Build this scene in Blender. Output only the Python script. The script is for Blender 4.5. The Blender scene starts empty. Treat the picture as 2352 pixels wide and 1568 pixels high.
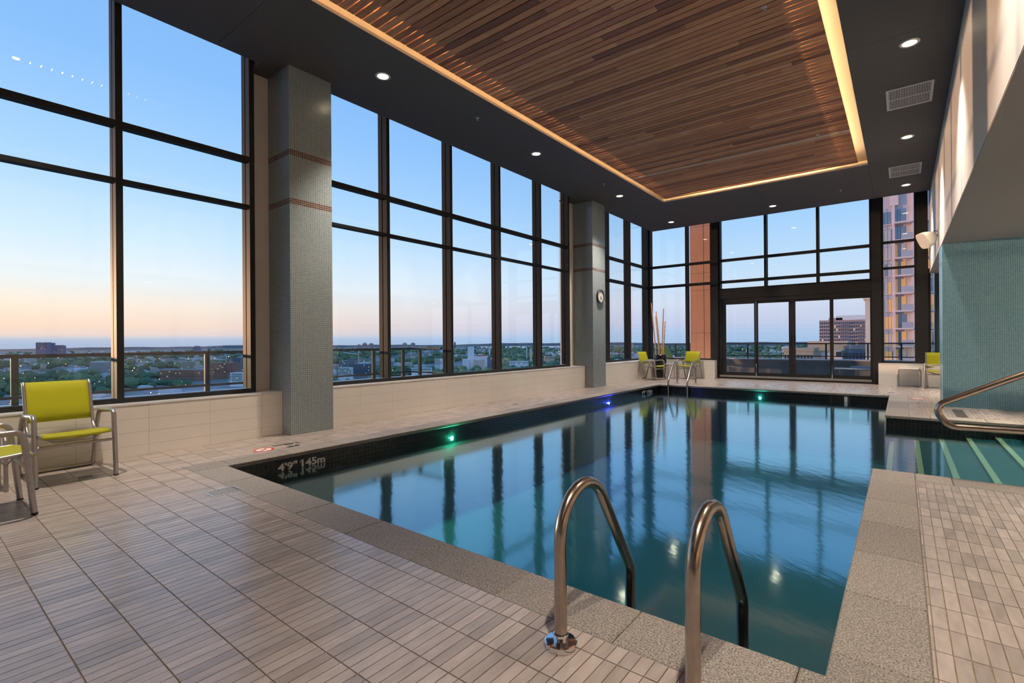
import bpy, math, random
from mathutils import Vector, Matrix
random.seed(7)
SC = bpy.context.scene
COL = SC.collection
R = math.radians

# ------------------------------------------------------------------ camera
F_PX, YAW, PITCH, ROLL, CAM_H = 1134.116, -38.316, 0.038, -0.417, 1.1625
_y, _p, _r = R(YAW), R(PITCH), R(ROLL)
FW = Vector((math.sin(_y)*math.cos(_p), math.cos(_y)*math.cos(_p), math.sin(_p)))
_ri0 = Vector((math.cos(_y), -math.sin(_y), 0)); _up0 = _ri0.cross(FW)
RI = _ri0*math.cos(_r) + _up0*math.sin(_r); UP = _up0*math.cos(_r) - _ri0*math.sin(_r)
CAM = Vector((0, 0, CAM_H))
cd = bpy.data.cameras.new('camera'); cam = bpy.data.objects.new('camera', cd); COL.objects.link(cam)
cd.sensor_width = 36.0; cd.lens = F_PX/2352*36.0; cd.clip_start = 0.05; cd.clip_end = 60000
m3 = Matrix((RI, UP, -FW)).transposed()
cam.matrix_world = Matrix.Translation(CAM) @ m3.to_4x4()
SC.camera = cam
def proj(p):
    q = Vector(p)-CAM; d = q.dot(FW)
    if d < 0.05: return None
    return 1176+F_PX*q.dot(RI)/d, 784-F_PX*q.dot(UP)/d, d
def at(u, v, d):           # point of the place seen at (u, v), d metres ahead
    return CAM + (FW + RI*((u-1176)/F_PX) + UP*((784-v)/F_PX))*d

# ------------------------------------------------------------------ render look
SC.view_settings.view_transform = 'Standard'
SC.view_settings.look = 'None'
SC.view_settings.gamma = 1.0
SC.view_settings.use_curve_mapping = False
SC.view_settings.exposure = 0.1
cy = SC.cycles
cy.use_denoising = True
cy.max_bounces = 10; cy.diffuse_bounces = 4; cy.glossy_bounces = 5; cy.transmission_bounces = 6
cy.transparent_max_bounces = 16
cy.sample_clamp_indirect = 6.0; cy.sample_clamp_direct = 0.0
cy.caustics_reflective = False; cy.caustics_refractive = False

# ------------------------------------------------------------------ world: clear dusk sky
SUN_AZ = Vector((-0.94, -0.34, 0)).normalized()
world = bpy.data.worlds.new('dusk_sky'); SC.world = world; world.use_nodes = True
nt = world.node_tree; nt.nodes.clear()
def N(nt, t, **kw):
    n = nt.nodes.new(t)
    for k, v in kw.items():
        if k.startswith('i_'): n.inputs[int(k[2:])].default_value = v
        else: setattr(n, k, v)
    return n
def ramp(nt, stops, interp='LINEAR'):
    n = nt.nodes.new('ShaderNodeValToRGB'); cr = n.color_ramp; cr.interpolation = interp
    while len(cr.elements) < len(stops): cr.elements.new(0.5)
    for e, (p, c) in zip(cr.elements, stops): e.position = p; e.color = (*c, 1) if len(c) == 3 else c
    return n
def srgb(r, g, b):
    f = lambda c: (c/255/12.92 if c/255 <= .04045 else ((c/255+.055)/1.055)**2.4)
    return (f(r), f(g), f(b))
tc = N(nt, 'ShaderNodeTexCoord'); sx = N(nt, 'ShaderNodeSeparateXYZ')
nt.links.new(tc.outputs['Generated'], sx.inputs[0])
zz = N(nt, 'ShaderNodeMath', operation='MAXIMUM', i_1=0.0); nt.links.new(sx.outputs[2], zz.inputs[0])
west = ramp(nt, [(0.0, srgb(160, 176, 203)), (0.009, srgb(176, 188, 208)), (0.014, srgb(228, 204, 194)), (0.03, srgb(245, 212, 186)),
                 (0.06, srgb(246, 226, 204)), (0.10, srgb(234, 236, 234)), (0.17, srgb(204, 227, 245)), (0.28, srgb(168, 207, 245)), (0.42, srgb(138, 187, 240)), (0.58, srgb(120, 172, 234)), (1.0, srgb(92, 142, 212))])
east = ramp(nt, [(0.0, srgb(158, 184, 216)), (0.015, srgb(168, 189, 220)), (0.035, srgb(188, 195, 220)), (0.07, srgb(200, 208, 226)),
                 (0.12, srgb(190, 213, 235)), (0.22, srgb(158, 199, 240)), (0.36, srgb(130, 180, 238)), (0.55, srgb(112, 164, 230)), (1.0, srgb(92, 142, 212))])
dotn = N(nt, 'ShaderNodeVectorMath', operation='DOT_PRODUCT'); dotn.inputs[1].default_value = SUN_AZ
nt.links.new(tc.outputs['Generated'], dotn.inputs[0])
mr = N(nt, 'ShaderNodeMapRange'); mr.inputs[1].default_value = 0.15; mr.inputs[2].default_value = 0.95
nt.links.new(dotn.outputs['Value'], mr.inputs[0])
for n in (west, east): nt.links.new(zz.outputs[0], n.inputs[0])
mx = N(nt, 'ShaderNodeMixRGB'); nt.links.new(mr.outputs[0], mx.inputs[0])
nt.links.new(east.outputs[0], mx.inputs[1]); nt.links.new(west.outputs[0], mx.inputs[2])
bg = N(nt, 'ShaderNodeBackground', i_1=1.15); nt.links.new(mx.outputs[0], bg.inputs[0])
wo = N(nt, 'ShaderNodeOutputWorld'); nt.links.new(bg.outputs[0], wo.inputs[0])

# the last sun, almost on the horizon to the left behind the camera
sl = bpy.data.lights.new('low_sun', 'SUN'); sl.energy = 3.0; sl.color = (1.0, 0.56, 0.32); sl.angle = R(1.2)
so = bpy.data.objects.new('low_sun', sl); COL.objects.link(so)
sd = (SUN_AZ*math.cos(R(2.2)) + Vector((0, 0, math.sin(R(2.2)))))
so.rotation_euler = sd.to_track_quat('Z', 'Y').to_euler()
so.location = (-30, -20, 12)

# ------------------------------------------------------------------ materials
MATS = {}
def newmat(name):
    m = bpy.data.materials.new(name); m.use_nodes = True; MATS[name] = m
    b = m.node_tree.nodes['Principled BSDF']
    return m, m.node_tree, b
def P(name, col, rough=0.5, metal=0.0, spec=0.5, noise=0.0, nscale=20.0, bump=0.0, bscale=80.0, emit=None, estr=0.0, alpha=None, coat=0.0):
    m, nt, b = newmat(name)
    b.inputs['Base Color'].default_value = (*col, 1); b.inputs['Roughness'].default_value = rough
    b.inputs['Metallic'].default_value = metal; b.inputs['Specular IOR Level'].default_value = spec
    if coat: b.inputs['Coat Weight'].default_value = coat
    if emit: b.inputs['Emission Color'].default_value = (*emit, 1); b.inputs['Emission Strength'].default_value = estr
    if alpha is not None: b.inputs['Alpha'].default_value = alpha
    if noise or bump:
        ge = N(nt, 'ShaderNodeNewGeometry')
    if noise:
        n = N(nt, 'ShaderNodeTexNoise'); n.inputs['Scale'].default_value = nscale; n.inputs['Detail'].default_value = 4
        nt.links.new(ge.outputs['Position'], n.inputs['Vector'])
        r = ramp(nt, [(0.3, tuple(max(0, c*(1-noise)) for c in col)), (0.7, tuple(min(1, c*(1+noise)) for c in col))])
        nt.links.new(n.outputs['Fac'], r.inputs[0]); nt.links.new(r.outputs[0], b.inputs['Base Color'])
    if bump:
        n2 = N(nt, 'ShaderNodeTexNoise'); n2.inputs['Scale'].default_value = bscale
        nt.links.new(ge.outputs['Position'], n2.inputs['Vector'])
        bp = N(nt, 'ShaderNodeBump'); bp.inputs['Strength'].default_value = bump; bp.inputs['Distance'].default_value = 0.005
        nt.links.new(n2.outputs['Fac'], bp.inputs['Height']); nt.links.new(bp.outputs[0], b.inputs['Normal'])
    return m
def cellmat(name, px, py, stops, rough, grain=0.0, spec=0.5, ox=0.0, oy=0.0):
    """colour that changes from one laid piece to the next (grid px by py on the floor)"""
    m, nt, b = newmat(name)
    ge = N(nt, 'ShaderNodeNewGeometry'); s = N(nt, 'ShaderNodeSeparateXYZ'); nt.links.new(ge.outputs['Position'], s.inputs[0])
    outs = []
    for k, (p, o) in enumerate(((px, ox), (py, oy))):
        a = N(nt, 'ShaderNodeMath', operation='SUBTRACT', i_1=o); nt.links.new(s.outputs[k], a.inputs[0])
        d = N(nt, 'ShaderNodeMath', operation='DIVIDE', i_1=p); nt.links.new(a.outputs[0], d.inputs[0])
        f = N(nt, 'ShaderNodeMath', operation='FLOOR'); nt.links.new(d.outputs[0], f.inputs[0]); outs.append(f)
    c = N(nt, 'ShaderNodeCombineXYZ'); nt.links.new(outs[0].outputs[0], c.inputs[0]); nt.links.new(outs[1].outputs[0], c.inputs[1])
    wn = N(nt, 'ShaderNodeTexWhiteNoise', noise_dimensions='2D'); nt.links.new(c.outputs[0], wn.inputs['Vector'])
    r = ramp(nt, stops); nt.links.new(wn.outputs['Value'], r.inputs[0])
    n = N(nt, 'ShaderNodeTexNoise'); n.inputs['Scale'].default_value = 9.0; n.inputs['Detail'].default_value = 6
    mp = N(nt, 'ShaderNodeMapping'); mp.inputs['Scale'].default_value = (3.0, 0.8, 1); nt.links.new(ge.outputs['Position'], mp.inputs[0]); nt.links.new(mp.outputs[0], n.inputs['Vector'])
    mxx = N(nt, 'ShaderNodeMixRGB', blend_type='MULTIPLY', i_0=grain)
    rr = ramp(nt, [(0.3, (0.72, 0.72, 0.74)), (0.7, (1.1, 1.1, 1.1))]); nt.links.new(n.outputs['Fac'], rr.inputs[0])
    nt.links.new(r.outputs[0], mxx.inputs[1]); nt.links.new(rr.outputs[0], mxx.inputs[2]); nt.links.new(mxx.outputs[0], b.inputs['Base Color'])
    b.inputs['Roughness'].default_value = rough; b.inputs['Specular IOR Level'].default_value = spec
    return m
def mosaic(name, size, tile_a, tile_b, grout, rough=0.25, bands=()):
    """small square glass mosaic; bands = accent courses of brown tiles (z0, z1)"""
    m, nt, b = newmat(name)
    ge = N(nt, 'ShaderNodeNewGeometry'); s = N(nt, 'ShaderNodeSeparateXYZ'); nt.links.new(ge.outputs['Position'], s.inputs[0])
    sn = N(nt, 'ShaderNodeSeparateXYZ'); nt.links.new(ge.outputs['True Normal'], sn.inputs[0])
    ax = N(nt, 'ShaderNodeMath', operation='ABSOLUTE'); nt.links.new(sn.outputs[0], ax.inputs[0])
    ay = N(nt, 'ShaderNodeMath', operation='ABSOLUTE'); nt.links.new(sn.outputs[1], ay.inputs[0])
    m1 = N(nt, 'ShaderNodeMath', operation='MULTIPLY'); nt.links.new(ax.outputs[0], m1.inputs[0]); nt.links.new(s.outputs[1], m1.inputs[1])
    m2 = N(nt, 'ShaderNodeMath', operation='MULTIPLY'); nt.links.new(ay.outputs[0], m2.inputs[0]); nt.links.new(s.outputs[0], m2.inputs[1])
    ad = N(nt, 'ShaderNodeMath', operation='ADD'); nt.links.new(m1.outputs[0], ad.inputs[0]); nt.links.new(m2.outputs[0], ad.inputs[1])
    c = N(nt, 'ShaderNodeCombineXYZ'); nt.links.new(ad.outputs[0], c.inputs[0]); nt.links.new(s.outputs[2], c.inputs[1])
    br = N(nt, 'ShaderNodeTexBrick', offset=0.0, squash=1.0)
    br.inputs['Color1'].default_value = (*tile_a, 1); br.inputs['Color2'].default_value = (*tile_b, 1); br.inputs['Mortar'].default_value = (*grout, 1)
    br.inputs['Scale'].default_value = 1.0; br.inputs['Mortar Size'].default_value = size*0.065; br.inputs['Mortar Smooth'].default_value = 0.1
    br.inputs['Brick Width'].default_value = size; br.inputs['Row Height'].default_value = size
    nt.links.new(c.outputs[0], br.inputs['Vector'])
    last = br.outputs['Color']
    for z0, z1 in bands:
        a = N(nt, 'ShaderNodeMath', operation='GREATER_THAN', i_1=z0); nt.links.new(s.outputs[2], a.inputs[0])
        bb = N(nt, 'ShaderNodeMath', operation='LESS_THAN', i_1=z1); nt.links.new(s.outputs[2], bb.inputs[0])
        mm = N(nt, 'ShaderNodeMath', operation='MULTIPLY'); nt.links.new(a.outputs[0], mm.inputs[0]); nt.links.new(bb.outputs[0], mm.inputs[1])
        b2 = N(nt, 'ShaderNodeTexBrick', offset=0.0, squash=1.0)
        b2.inputs['Color1'].default_value = (0.055, 0.026, 0.018, 1); b2.inputs['Color2'].default_value = (0.12, 0.062, 0.042, 1); b2.inputs['Mortar'].default_value = (*grout, 1)
        b2.inputs['Scale'].default_value = 1.0; b2.inputs['Mortar Size'].default_value = size*0.065
        b2.inputs['Brick Width'].default_value = size; b2.inputs['Row Height'].default_value = size
        nt.links.new(c.outputs[0], b2.inputs['Vector'])
        mi = N(nt, 'ShaderNodeMixRGB'); nt.links.new(mm.outputs[0], mi.inputs[0]); nt.links.new(last, mi.inputs[1]); nt.links.new(b2.outputs['Color'], mi.inputs[2]); last = mi.outputs[0]
    nt.links.new(last, b.inputs['Base Color'])
    bp = N(nt, 'ShaderNodeBump', invert=True); bp.inputs['Strength'].default_value = 0.35; bp.inputs['Distance'].default_value = 0.002
    nt.links.new(br.outputs['Fac'], bp.inputs['Height']); nt.links.new(bp.outputs[0], b.inputs['Normal'])
    b.inputs['Roughness'].default_value = rough
    return m
def schlick(nt, f0, normal=None, pw=5.0):
    lw = N(nt, 'ShaderNodeLayerWeight'); lw.inputs[0].default_value = 0.5
    if normal is not None: nt.links.new(normal, lw.inputs['Normal'])
    p = N(nt, 'ShaderNodeMath', operation='POWER', i_1=pw); nt.links.new(lw.outputs['Facing'], p.inputs[0])
    m = N(nt, 'ShaderNodeMath', operation='MULTIPLY_ADD', i_1=1-f0, i_2=f0, use_clamp=True); nt.links.new(p.outputs[0], m.inputs[0])
    return m
def panemat(name, tint=(0.93, 0.97, 0.98), ior=1.45, rough=0.0, smear=0.0, boost=1.0):
    m = bpy.data.materials.new(name); m.use_nodes = True; nt = m.node_tree; nt.nodes.clear()
    o = N(nt, 'ShaderNodeOutputMaterial'); tr = N(nt, 'ShaderNodeBsdfTransparent'); tr.inputs[0].default_value = (*tint, 1)
    gl = N(nt, 'ShaderNodeBsdfGlossy'); gl.inputs['Roughness'].default_value = rough
    mu = schlick(nt, ((ior-1)/(ior+1))**2)
    ms = N(nt, 'ShaderNodeMixShader'); nt.links.new(mu.outputs[0], ms.inputs[0]); nt.links.new(tr.outputs[0], ms.inputs[1]); nt.links.new(gl.outputs[0], ms.inputs[2])
    nt.links.new(ms.outputs[0], o.inputs[0]); MATS[name] = m
    return m
def emat(name, col, s):
    m = bpy.data.materials.new(name); m.use_nodes = True; nt = m.node_tree; nt.nodes.clear()
    o = N(nt, 'ShaderNodeOutputMaterial'); e = N(nt, 'ShaderNodeEmission'); e.inputs[0].default_value = (*col, 1); e.inputs[1].default_value = s
    nt.links.new(e.outputs[0], o.inputs[0]); MATS[name] = m; return m

TX, TY, OX, OY = 0.05, 0.2, 0.04, 0.02          # deck tile module
cellmat('deck_tile', TX, TY, [(0.0, (0.32, 0.28, 0.268)), (0.3, (0.40, 0.347, 0.328)), (0.8, (0.46, 0.402, 0.38)), (1.0, (0.36, 0.322, 0.312))], 0.24, grain=0.6, ox=OX, oy=OY)
P('deck_grout', (0.20, 0.145, 0.10), 0.9, noise=0.25, nscale=14)
def granite():
    m, nt, b = newmat('granite')
    ge = N(nt, 'ShaderNodeNewGeometry')
    v = N(nt, 'ShaderNodeTexNoise'); v.inputs['Scale'].default_value = 150; v.inputs['Detail'].default_value = 3; nt.links.new(ge.outputs['Position'], v.inputs['Vector'])
    r = ramp(nt, [(0.33, (0.073, 0.070, 0.070)), (0.46, (0.216, 0.194, 0.181)), (0.56, (0.294, 0.259, 0.233)), (0.70, (0.432, 0.397, 0.362))]); nt.links.new(v.outputs['Fac'], r.inputs[0])
    oi = N(nt, 'ShaderNodeObjectInfo'); mr = N(nt, 'ShaderNodeMapRange'); mr.inputs[3].default_value = 0.84; mr.inputs[4].default_value = 1.12; nt.links.new(oi.outputs['Random'], mr.inputs[0])
    mm = N(nt, 'ShaderNodeMixRGB', blend_type='MULTIPLY', i_0=1.0); nt.links.new(r.outputs[0], mm.inputs[1]); nt.links.new(mr.outputs[0], mm.inputs[2])
    nt.links.new(mm.outputs[0], b.inputs['Base Color']); b.inputs['Roughness'].default_value = 0.62
    bp = N(nt, 'ShaderNodeBump'); bp.inputs['Strength'].default_value = 0.25; bp.inputs['Distance'].default_value = 0.002; nt.links.new(v.outputs['Fac'], bp.inputs['Height']); nt.links.new(bp.outputs[0], b.inputs['Normal'])
granite()
BANDS = [(3.5505, 3.6242), (2.9325, 3.0062)]
mosaic('mosaic_blue', 0.0257, (0.17, 0.235, 0.275), (0.22, 0.29, 0.325), (0.52, 0.52, 0.51), bands=BANDS)
mosaic('mosaic_wall', 0.0257, (0.08, 0.27, 0.39), (0.125, 0.33, 0.45), (0.37, 0.54, 0.64))
mosaic('mosaic_dark', 0.0257, (0.05, 0.09, 0.10), (0.07, 0.11, 0.12), (0.2, 0.24, 0.24))
P('wall_white', (0.78, 0.76, 0.73), 0.55, noise=0.03, nscale=3)
P('white_tile', (0.82, 0.79, 0.75), 0.22, noise=0.03, nscale=2, spec=0.5)
P('tile_joint', (0.52, 0.49, 0.45), 0.9, noise=0.05)
P('sill_stone', (0.80, 0.80, 0.80), 0.18, noise=0.03, nscale=3)
P('ceiling_dark', (0.082, 0.078, 0.081), 0.75, bump=0.15, bscale=160, noise=0.08, nscale=60)
P('soffit_grey', (0.33, 0.327, 0.327), 0.8, bump=0.3, bscale=240, noise=0.12, nscale=90)
P('joint_black', (0.008, 0.008, 0.008), 0.9, noise=0.1)
P('bulkhead_white', (0.56, 0.58, 0.60), 0.5, noise=0.02, nscale=2)
P('frame_dark', (0.026, 0.028, 0.030), 0.5, spec=0.07, noise=0.1, nscale=8)
P('frame_black', (0.012, 0.012, 0.013), 0.45, noise=0.1, nscale=8)
P('track_silver', (0.55, 0.54, 0.52), 0.3, metal=0.9, noise=0.05)
P('cove_paint', (0.85, 0.80, 0.74), 0.7, noise=0.02)
P('backing_dark', (0.012, 0.010, 0.009), 0.9, noise=0.1)
emat('led', (1.0, 0.60, 0.26), 150.0)
emat('lamp_glow', (1.0, 0.80, 0.52), 26.0)
P('trim_ring', (0.6, 0.58, 0.55), 0.3, metal=0.6, noise=0.05)
P('vent_white', (0.62, 0.63, 0.64), 0.4, noise=0.04)
P('rail_slot', (0.10, 0.11, 0.115), 0.5, noise=0.1)
P('vent_dark', (0.02, 0.02, 0.022), 0.8, noise=0.1)
P('steel', (0.42, 0.36, 0.31), 0.22, metal=1.0, noise=0.08, nscale=30)
P('chrome', (0.75, 0.75, 0.76), 0.08, metal=1.0, noise=0.03)
P('alu_frame', (0.42, 0.395, 0.38), 0.34, metal=0.75, noise=0.06, nscale=25)
P('black_plastic', (0.015, 0.015, 0.016), 0.4, noise=0.1)
P('planter_black', (0.006, 0.006, 0.007), 0.12, noise=0.1)
P('bamboo', (0.47, 0.27, 0.13), 0.45, noise=0.25, nscale=30)
P('bamboo_node', (0.25, 0.14, 0.07), 0.55, noise=0.2)
P('white_plastic', (0.78, 0.77, 0.74), 0.35, noise=0.03)
P('cream_plastic', (0.72, 0.68, 0.58), 0.45, noise=0.03)
P('table_top', (0.72, 0.74, 0.72), 0.2, noise=0.04)
P('sign_red', (0.55, 0.045, 0.03), 0.4, noise=0.05)
P('sign_white', (0.78, 0.77, 0.74), 0.4, noise=0.03)
P('sign_black', (0.015, 0.015, 0.015), 0.4, noise=0.05)
P('letter_white', (0.80, 0.80, 0.77), 0.4, noise=0.04)
P('tile_black', (0.010, 0.010, 0.012), 0.2, noise=0.35, nscale=20)
P('grout_dark', (0.075, 0.07, 0.065), 0.9, noise=0.1)
P('pool_teal', (0.025, 0.15, 0.185), 0.6, noise=0.08, nscale=1.5)
P('nosing_yellow', (0.95, 0.72, 0.42), 0.5, noise=0.05)
P('step_teal', (0.022, 0.115, 0.135), 0.6, noise=0.08, nscale=1.5)
def sling(name, col):
    m, nt, b = newmat(name)
    ge = N(nt, 'ShaderNodeNewGeometry')
    w = N(nt, 'ShaderNodeTexWave', wave_type='BANDS'); w.inputs['Scale'].default_value = 160; nt.links.new(ge.outputs['Position'], w.inputs['Vector'])
    r = ramp(nt, [(0.0, tuple(c*0.82 for c in col)), (1.0, col)]); nt.links.new(w.outputs['Fac'], r.inputs[0]); nt.links.new(r.outputs[0], b.inputs['Base Color'])
    b.inputs['Roughness'].default_value = 0.6
    tl = N(nt, 'ShaderNodeBsdfTranslucent'); nt.links.new(r.outputs[0], tl.inputs[0])
    tp = N(nt, 'ShaderNodeBsdfTransparent'); tp.inputs[0].default_value = (0.95, 1, 0.8, 1)
    o = nt.nodes['Material Output']
    m1 = N(nt, 'ShaderNodeMixShader', i_0=0.38); nt.links.new(b.outputs[0], m1.inputs[1]); nt.links.new(tl.outputs[0], m1.inputs[2])
    m2 = N(nt, 'ShaderNodeMixShader', i_0=0.16); nt.links.new(m1.outputs[0], m2.inputs[1]); nt.links.new(tp.outputs[0], m2.inputs[2])
    nt.links.new(m2.outputs[0], o.inputs[0])
sling('sling_lime', (0.62, 0.61, 0.012))
sling('sling_green', (0.30, 0.42, 0.04))
def wood():
    m, nt, b = newmat('cedar')
    oi = N(nt, 'ShaderNodeObjectInfo'); ge = N(nt, 'ShaderNodeNewGeometry')
    r = ramp(nt, [(0.0, (0.17, 0.070, 0.042)), (0.12, (0.31, 0.138, 0.074)), (0.5, (0.46, 0.222, 0.112)), (0.86, (0.58, 0.325, 0.175)), (1.0, (0.35, 0.140, 0.088))])
    nt.links.new(oi.outputs['Random'], r.inputs[0])
    ad = N(nt, 'ShaderNodeVectorMath', operation='ADD'); sc = N(nt, 'ShaderNodeVectorMath', operation='SCALE'); sc.inputs['Scale'].default_value = 0.0
    cb = N(nt, 'ShaderNodeCombineXYZ'); mu = N(nt, 'ShaderNodeMath', operation='MULTIPLY', i_1=50.0); nt.links.new(oi.outputs['Random'], mu.inputs[0]); nt.links.new(mu.outputs[0], cb.inputs[2])
    nt.links.new(ge.outputs['Position'], ad.inputs[0]); nt.links.new(cb.outputs[0], ad.inputs[1])
    mp = N(nt, 'ShaderNodeMapping'); mp.inputs['Scale'].default_value = (1.1, 34, 1); nt.links.new(ad.outputs[0], mp.inputs[0])
    n = N(nt, 'ShaderNodeTexNoise'); n.inputs['Scale'].default_value = 2.6; n.inputs['Detail'].default_value = 7; n.inputs['Distortion'].default_value = 0.6; nt.links.new(mp.outputs[0], n.inputs['Vector'])
    g = ramp(nt, [(0.30, (0.62, 0.55, 0.5)), (0.52, (1, 1, 1)), (0.75, (1.22, 1.18, 1.12))]); nt.links.new(n.outputs['Fac'], g.inputs[0])
    mm = N(nt, 'ShaderNodeMixRGB', blend_type='MULTIPLY', i_0=1.0); nt.links.new(r.outputs[0], mm.inputs[1]); nt.links.new(g.outputs[0], mm.inputs[2]); nt.links.new(mm.outputs[0], b.inputs['Base Color'])
    b.inputs['Roughness'].default_value = 0.5
wood()
P('pale_slat', (0.55, 0.46, 0.36), 0.5, noise=0.08, nscale=30)
panemat('window_glass', tint=(0.975, 0.99, 0.992), ior=1.42)
panemat('rail_glass', tint=(0.80, 0.88, 0.87), ior=1.30)
def water():
    m = bpy.data.materials.new('pool_water'); m.use_nodes = True; nt = m.node_tree; nt.nodes.clear(); MATS['pool_water'] = m
    o = N(nt, 'ShaderNodeOutputMaterial'); tr = N(nt, 'ShaderNodeBsdfTransparent'); tr.inputs[0].default_value = (0.50, 0.82, 0.86, 1)
    gl = N(nt, 'ShaderNodeBsdfGlossy'); gl.inputs['Roughness'].default_value = 0.085; gl.inputs[0].default_value = (0.70, 0.91, 1.0, 1)
    ge = N(nt, 'ShaderNodeNewGeometry'); mp = N(nt, 'ShaderNodeMapping'); mp.inputs['Scale'].default_value = (1.0, 1.0, 1); mp.inputs['Rotation'].default_value = (0, 0, R(38))
    nt.links.new(ge.outputs['Position'], mp.inputs[0])
    n = N(nt, 'ShaderNodeTexNoise'); n.inputs['Scale'].default_value = 5.5; n.inputs['Detail'].default_value = 2.5
    m2 = N(nt, 'ShaderNodeMapping'); m2.inputs['Scale'].default_value = (0.75, 1.9, 1); nt.links.new(mp.outputs[0], m2.inputs[0]); nt.links.new(m2.outputs[0], n.inputs['Vector'])
    bp = N(nt, 'ShaderNodeBump'); bp.inputs['Strength'].default_value = 0.065; bp.inputs['Distance'].default_value = 0.012; nt.links.new(n.outputs['Fac'], bp.inputs['Height'])
    fr = schlick(nt, 0.15, bp.outputs[0], 2.9); nt.links.new(bp.outputs[0], gl.inputs['Normal'])
    ms = N(nt, 'ShaderNodeMixShader'); nt.links.new(fr.outputs[0], ms.inputs[0]); nt.links.new(tr.outputs[0], ms.inputs[1]); nt.links.new(gl.outputs[0], ms.inputs[2])
    nt.links.new(ms.outputs[0], o.inputs[0])
water()

# ------------------------------------------------------------------ mesh helpers
class MB:
    def __init__(s): s.v = []; s.f = []; s.sm = []
    def add(s, vs, fs, smooth=False):
        b = len(s.v); s.v += [tuple(v) for v in vs]; s.f += [tuple(i+b for i in f) for f in fs]; s.sm += [smooth]*len(fs); return s
    def box(s, x0, x1, y0, y1, z0, z1):
        return s.add([(x0,y0,z0),(x1,y0,z0),(x1,y1,z0),(x0,y1,z0),(x0,y0,z1),(x1,y0,z1),(x1,y1,z1),(x0,y1,z1)],
                     [(0,3,2,1),(4,5,6,7),(0,1,5,4),(1,2,6,5),(2,3,7,6),(3,0,4,7)])
    def obox(s, c, ax, ay, az, hx, hy, hz):
        c = Vector(c); vs = []
        for k in (-1, 1):
            for (i, j) in ((-1,-1),(1,-1),(1,1),(-1,1)): vs.append(c+ax*(hx*i)+ay*(hy*j)+az*(hz*k))
        return s.add(vs, [(0,3,2,1),(4,5,6,7),(0,1,5,4),(1,2,6,5),(2,3,7,6),(3,0,4,7)])
    def bar(s, a, b, w, h=None):
        a = Vector(a); b = Vector(b); d = (b-a); L = d.length; d.normalize()
        up = Vector((0,0,1)) if abs(d.z) < 0.95 else Vector((1,0,0)); x = d.cross(up).normalized(); y = x.cross(d)
        return s.obox((a+b)/2, d, x, y, L/2, w/2, (h or w)/2)
    def tube(s, pts, r, seg=12, cap=True):
        pts = [Vector(p) for p in pts]; n = len(pts); tg = []
        for i in range(n):
            a = pts[max(0,i-1)]; b = pts[min(n-1,i+1)]; tg.append((b-a).normalized())
        u = tg[0].cross(Vector((0,0,1)));
        if u.length < 1e-3: u = tg[0].cross(Vector((0,1,0)))
        u.normalize(); vs = []; fs = []
        for i in range(n):
            u = (u - tg[i]*u.dot(tg[i])).normalized(); w = tg[i].cross(u)
            rr = r[i] if isinstance(r, (list, tuple)) else r
            for k in range(seg):
                a = 2*math.pi*k/seg; vs.append(pts[i]+(u*math.cos(a)+w*math.sin(a))*rr)
        for i in range(n-1):
            for k in range(seg):
                k2 = (k+1) % seg; fs.append((i*seg+k, i*seg+k2, (i+1)*seg+k2, (i+1)*seg+k))
        s.add(vs, fs, True)
        if cap:
            s.add(vs[:seg], [tuple(range(seg))[::-1]]); s.add(vs[-seg:], [tuple(range(seg))])
        return s
    def lathe(s, prof, c=(0,0,0), seg=24, axis='z', smooth=True):
        vs = []; fs = []; m = len(prof); c = Vector(c)
        for k in range(seg):
            a = 2*math.pi*k/seg; ca, sa = math.cos(a), math.sin(a)
            for (r, h) in prof:
                p = (r*ca, r*sa, h) if axis == 'z' else ((h, r*ca, r*sa) if axis == 'x' else (r*ca, h, r*sa))
                vs.append(c+Vector(p))
        for k in range(seg):
            k2 = (k+1) % seg
            for i in range(m-1): fs.append((k*m+i, k2*m+i, k2*m+i+1, k*m+i+1))
        return s.add(vs, fs, smooth)
    def mesh(s, name):
        me = bpy.data.meshes.new(name); me.from_pydata(s.v, [], s.f)
        if any(s.sm): me.polygons.foreach_set('use_smooth', s.sm)
        me.update(); return me
    def obj(s, name, mat, parent=None): return link(name, s.mesh(name), mat, parent)
def link(name, me, mat, parent=None, loc=None, rot=None):
    o = bpy.data.objects.new(name, me); COL.objects.link(o)
    if mat is not None and len(me.materials) == 0: me.materials.append(MATS[mat])
    if parent is not None: o.parent = parent
    if loc is not None: o.location = loc
    if rot is not None: o.rotation_euler = rot
    return o
def tag(o, label, cat, group=None, kind=None):
    o['label'] = label; o['category'] = cat
    if group: o['group'] = group
    if kind: o['kind'] = kind
    return o
def thing(name, label, cat, loc=(0,0,0), rz=0.0, group=None, kind=None):
    o = bpy.data.objects.new(name, None); COL.objects.link(o); o.location = loc; o.rotation_euler = (0,0,rz); o.empty_display_size = 0.1
    return tag(o, label, cat, group, kind)
def box(name, mat, parent, *b): return MB().box(*b).obj(name, mat, parent)
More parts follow.
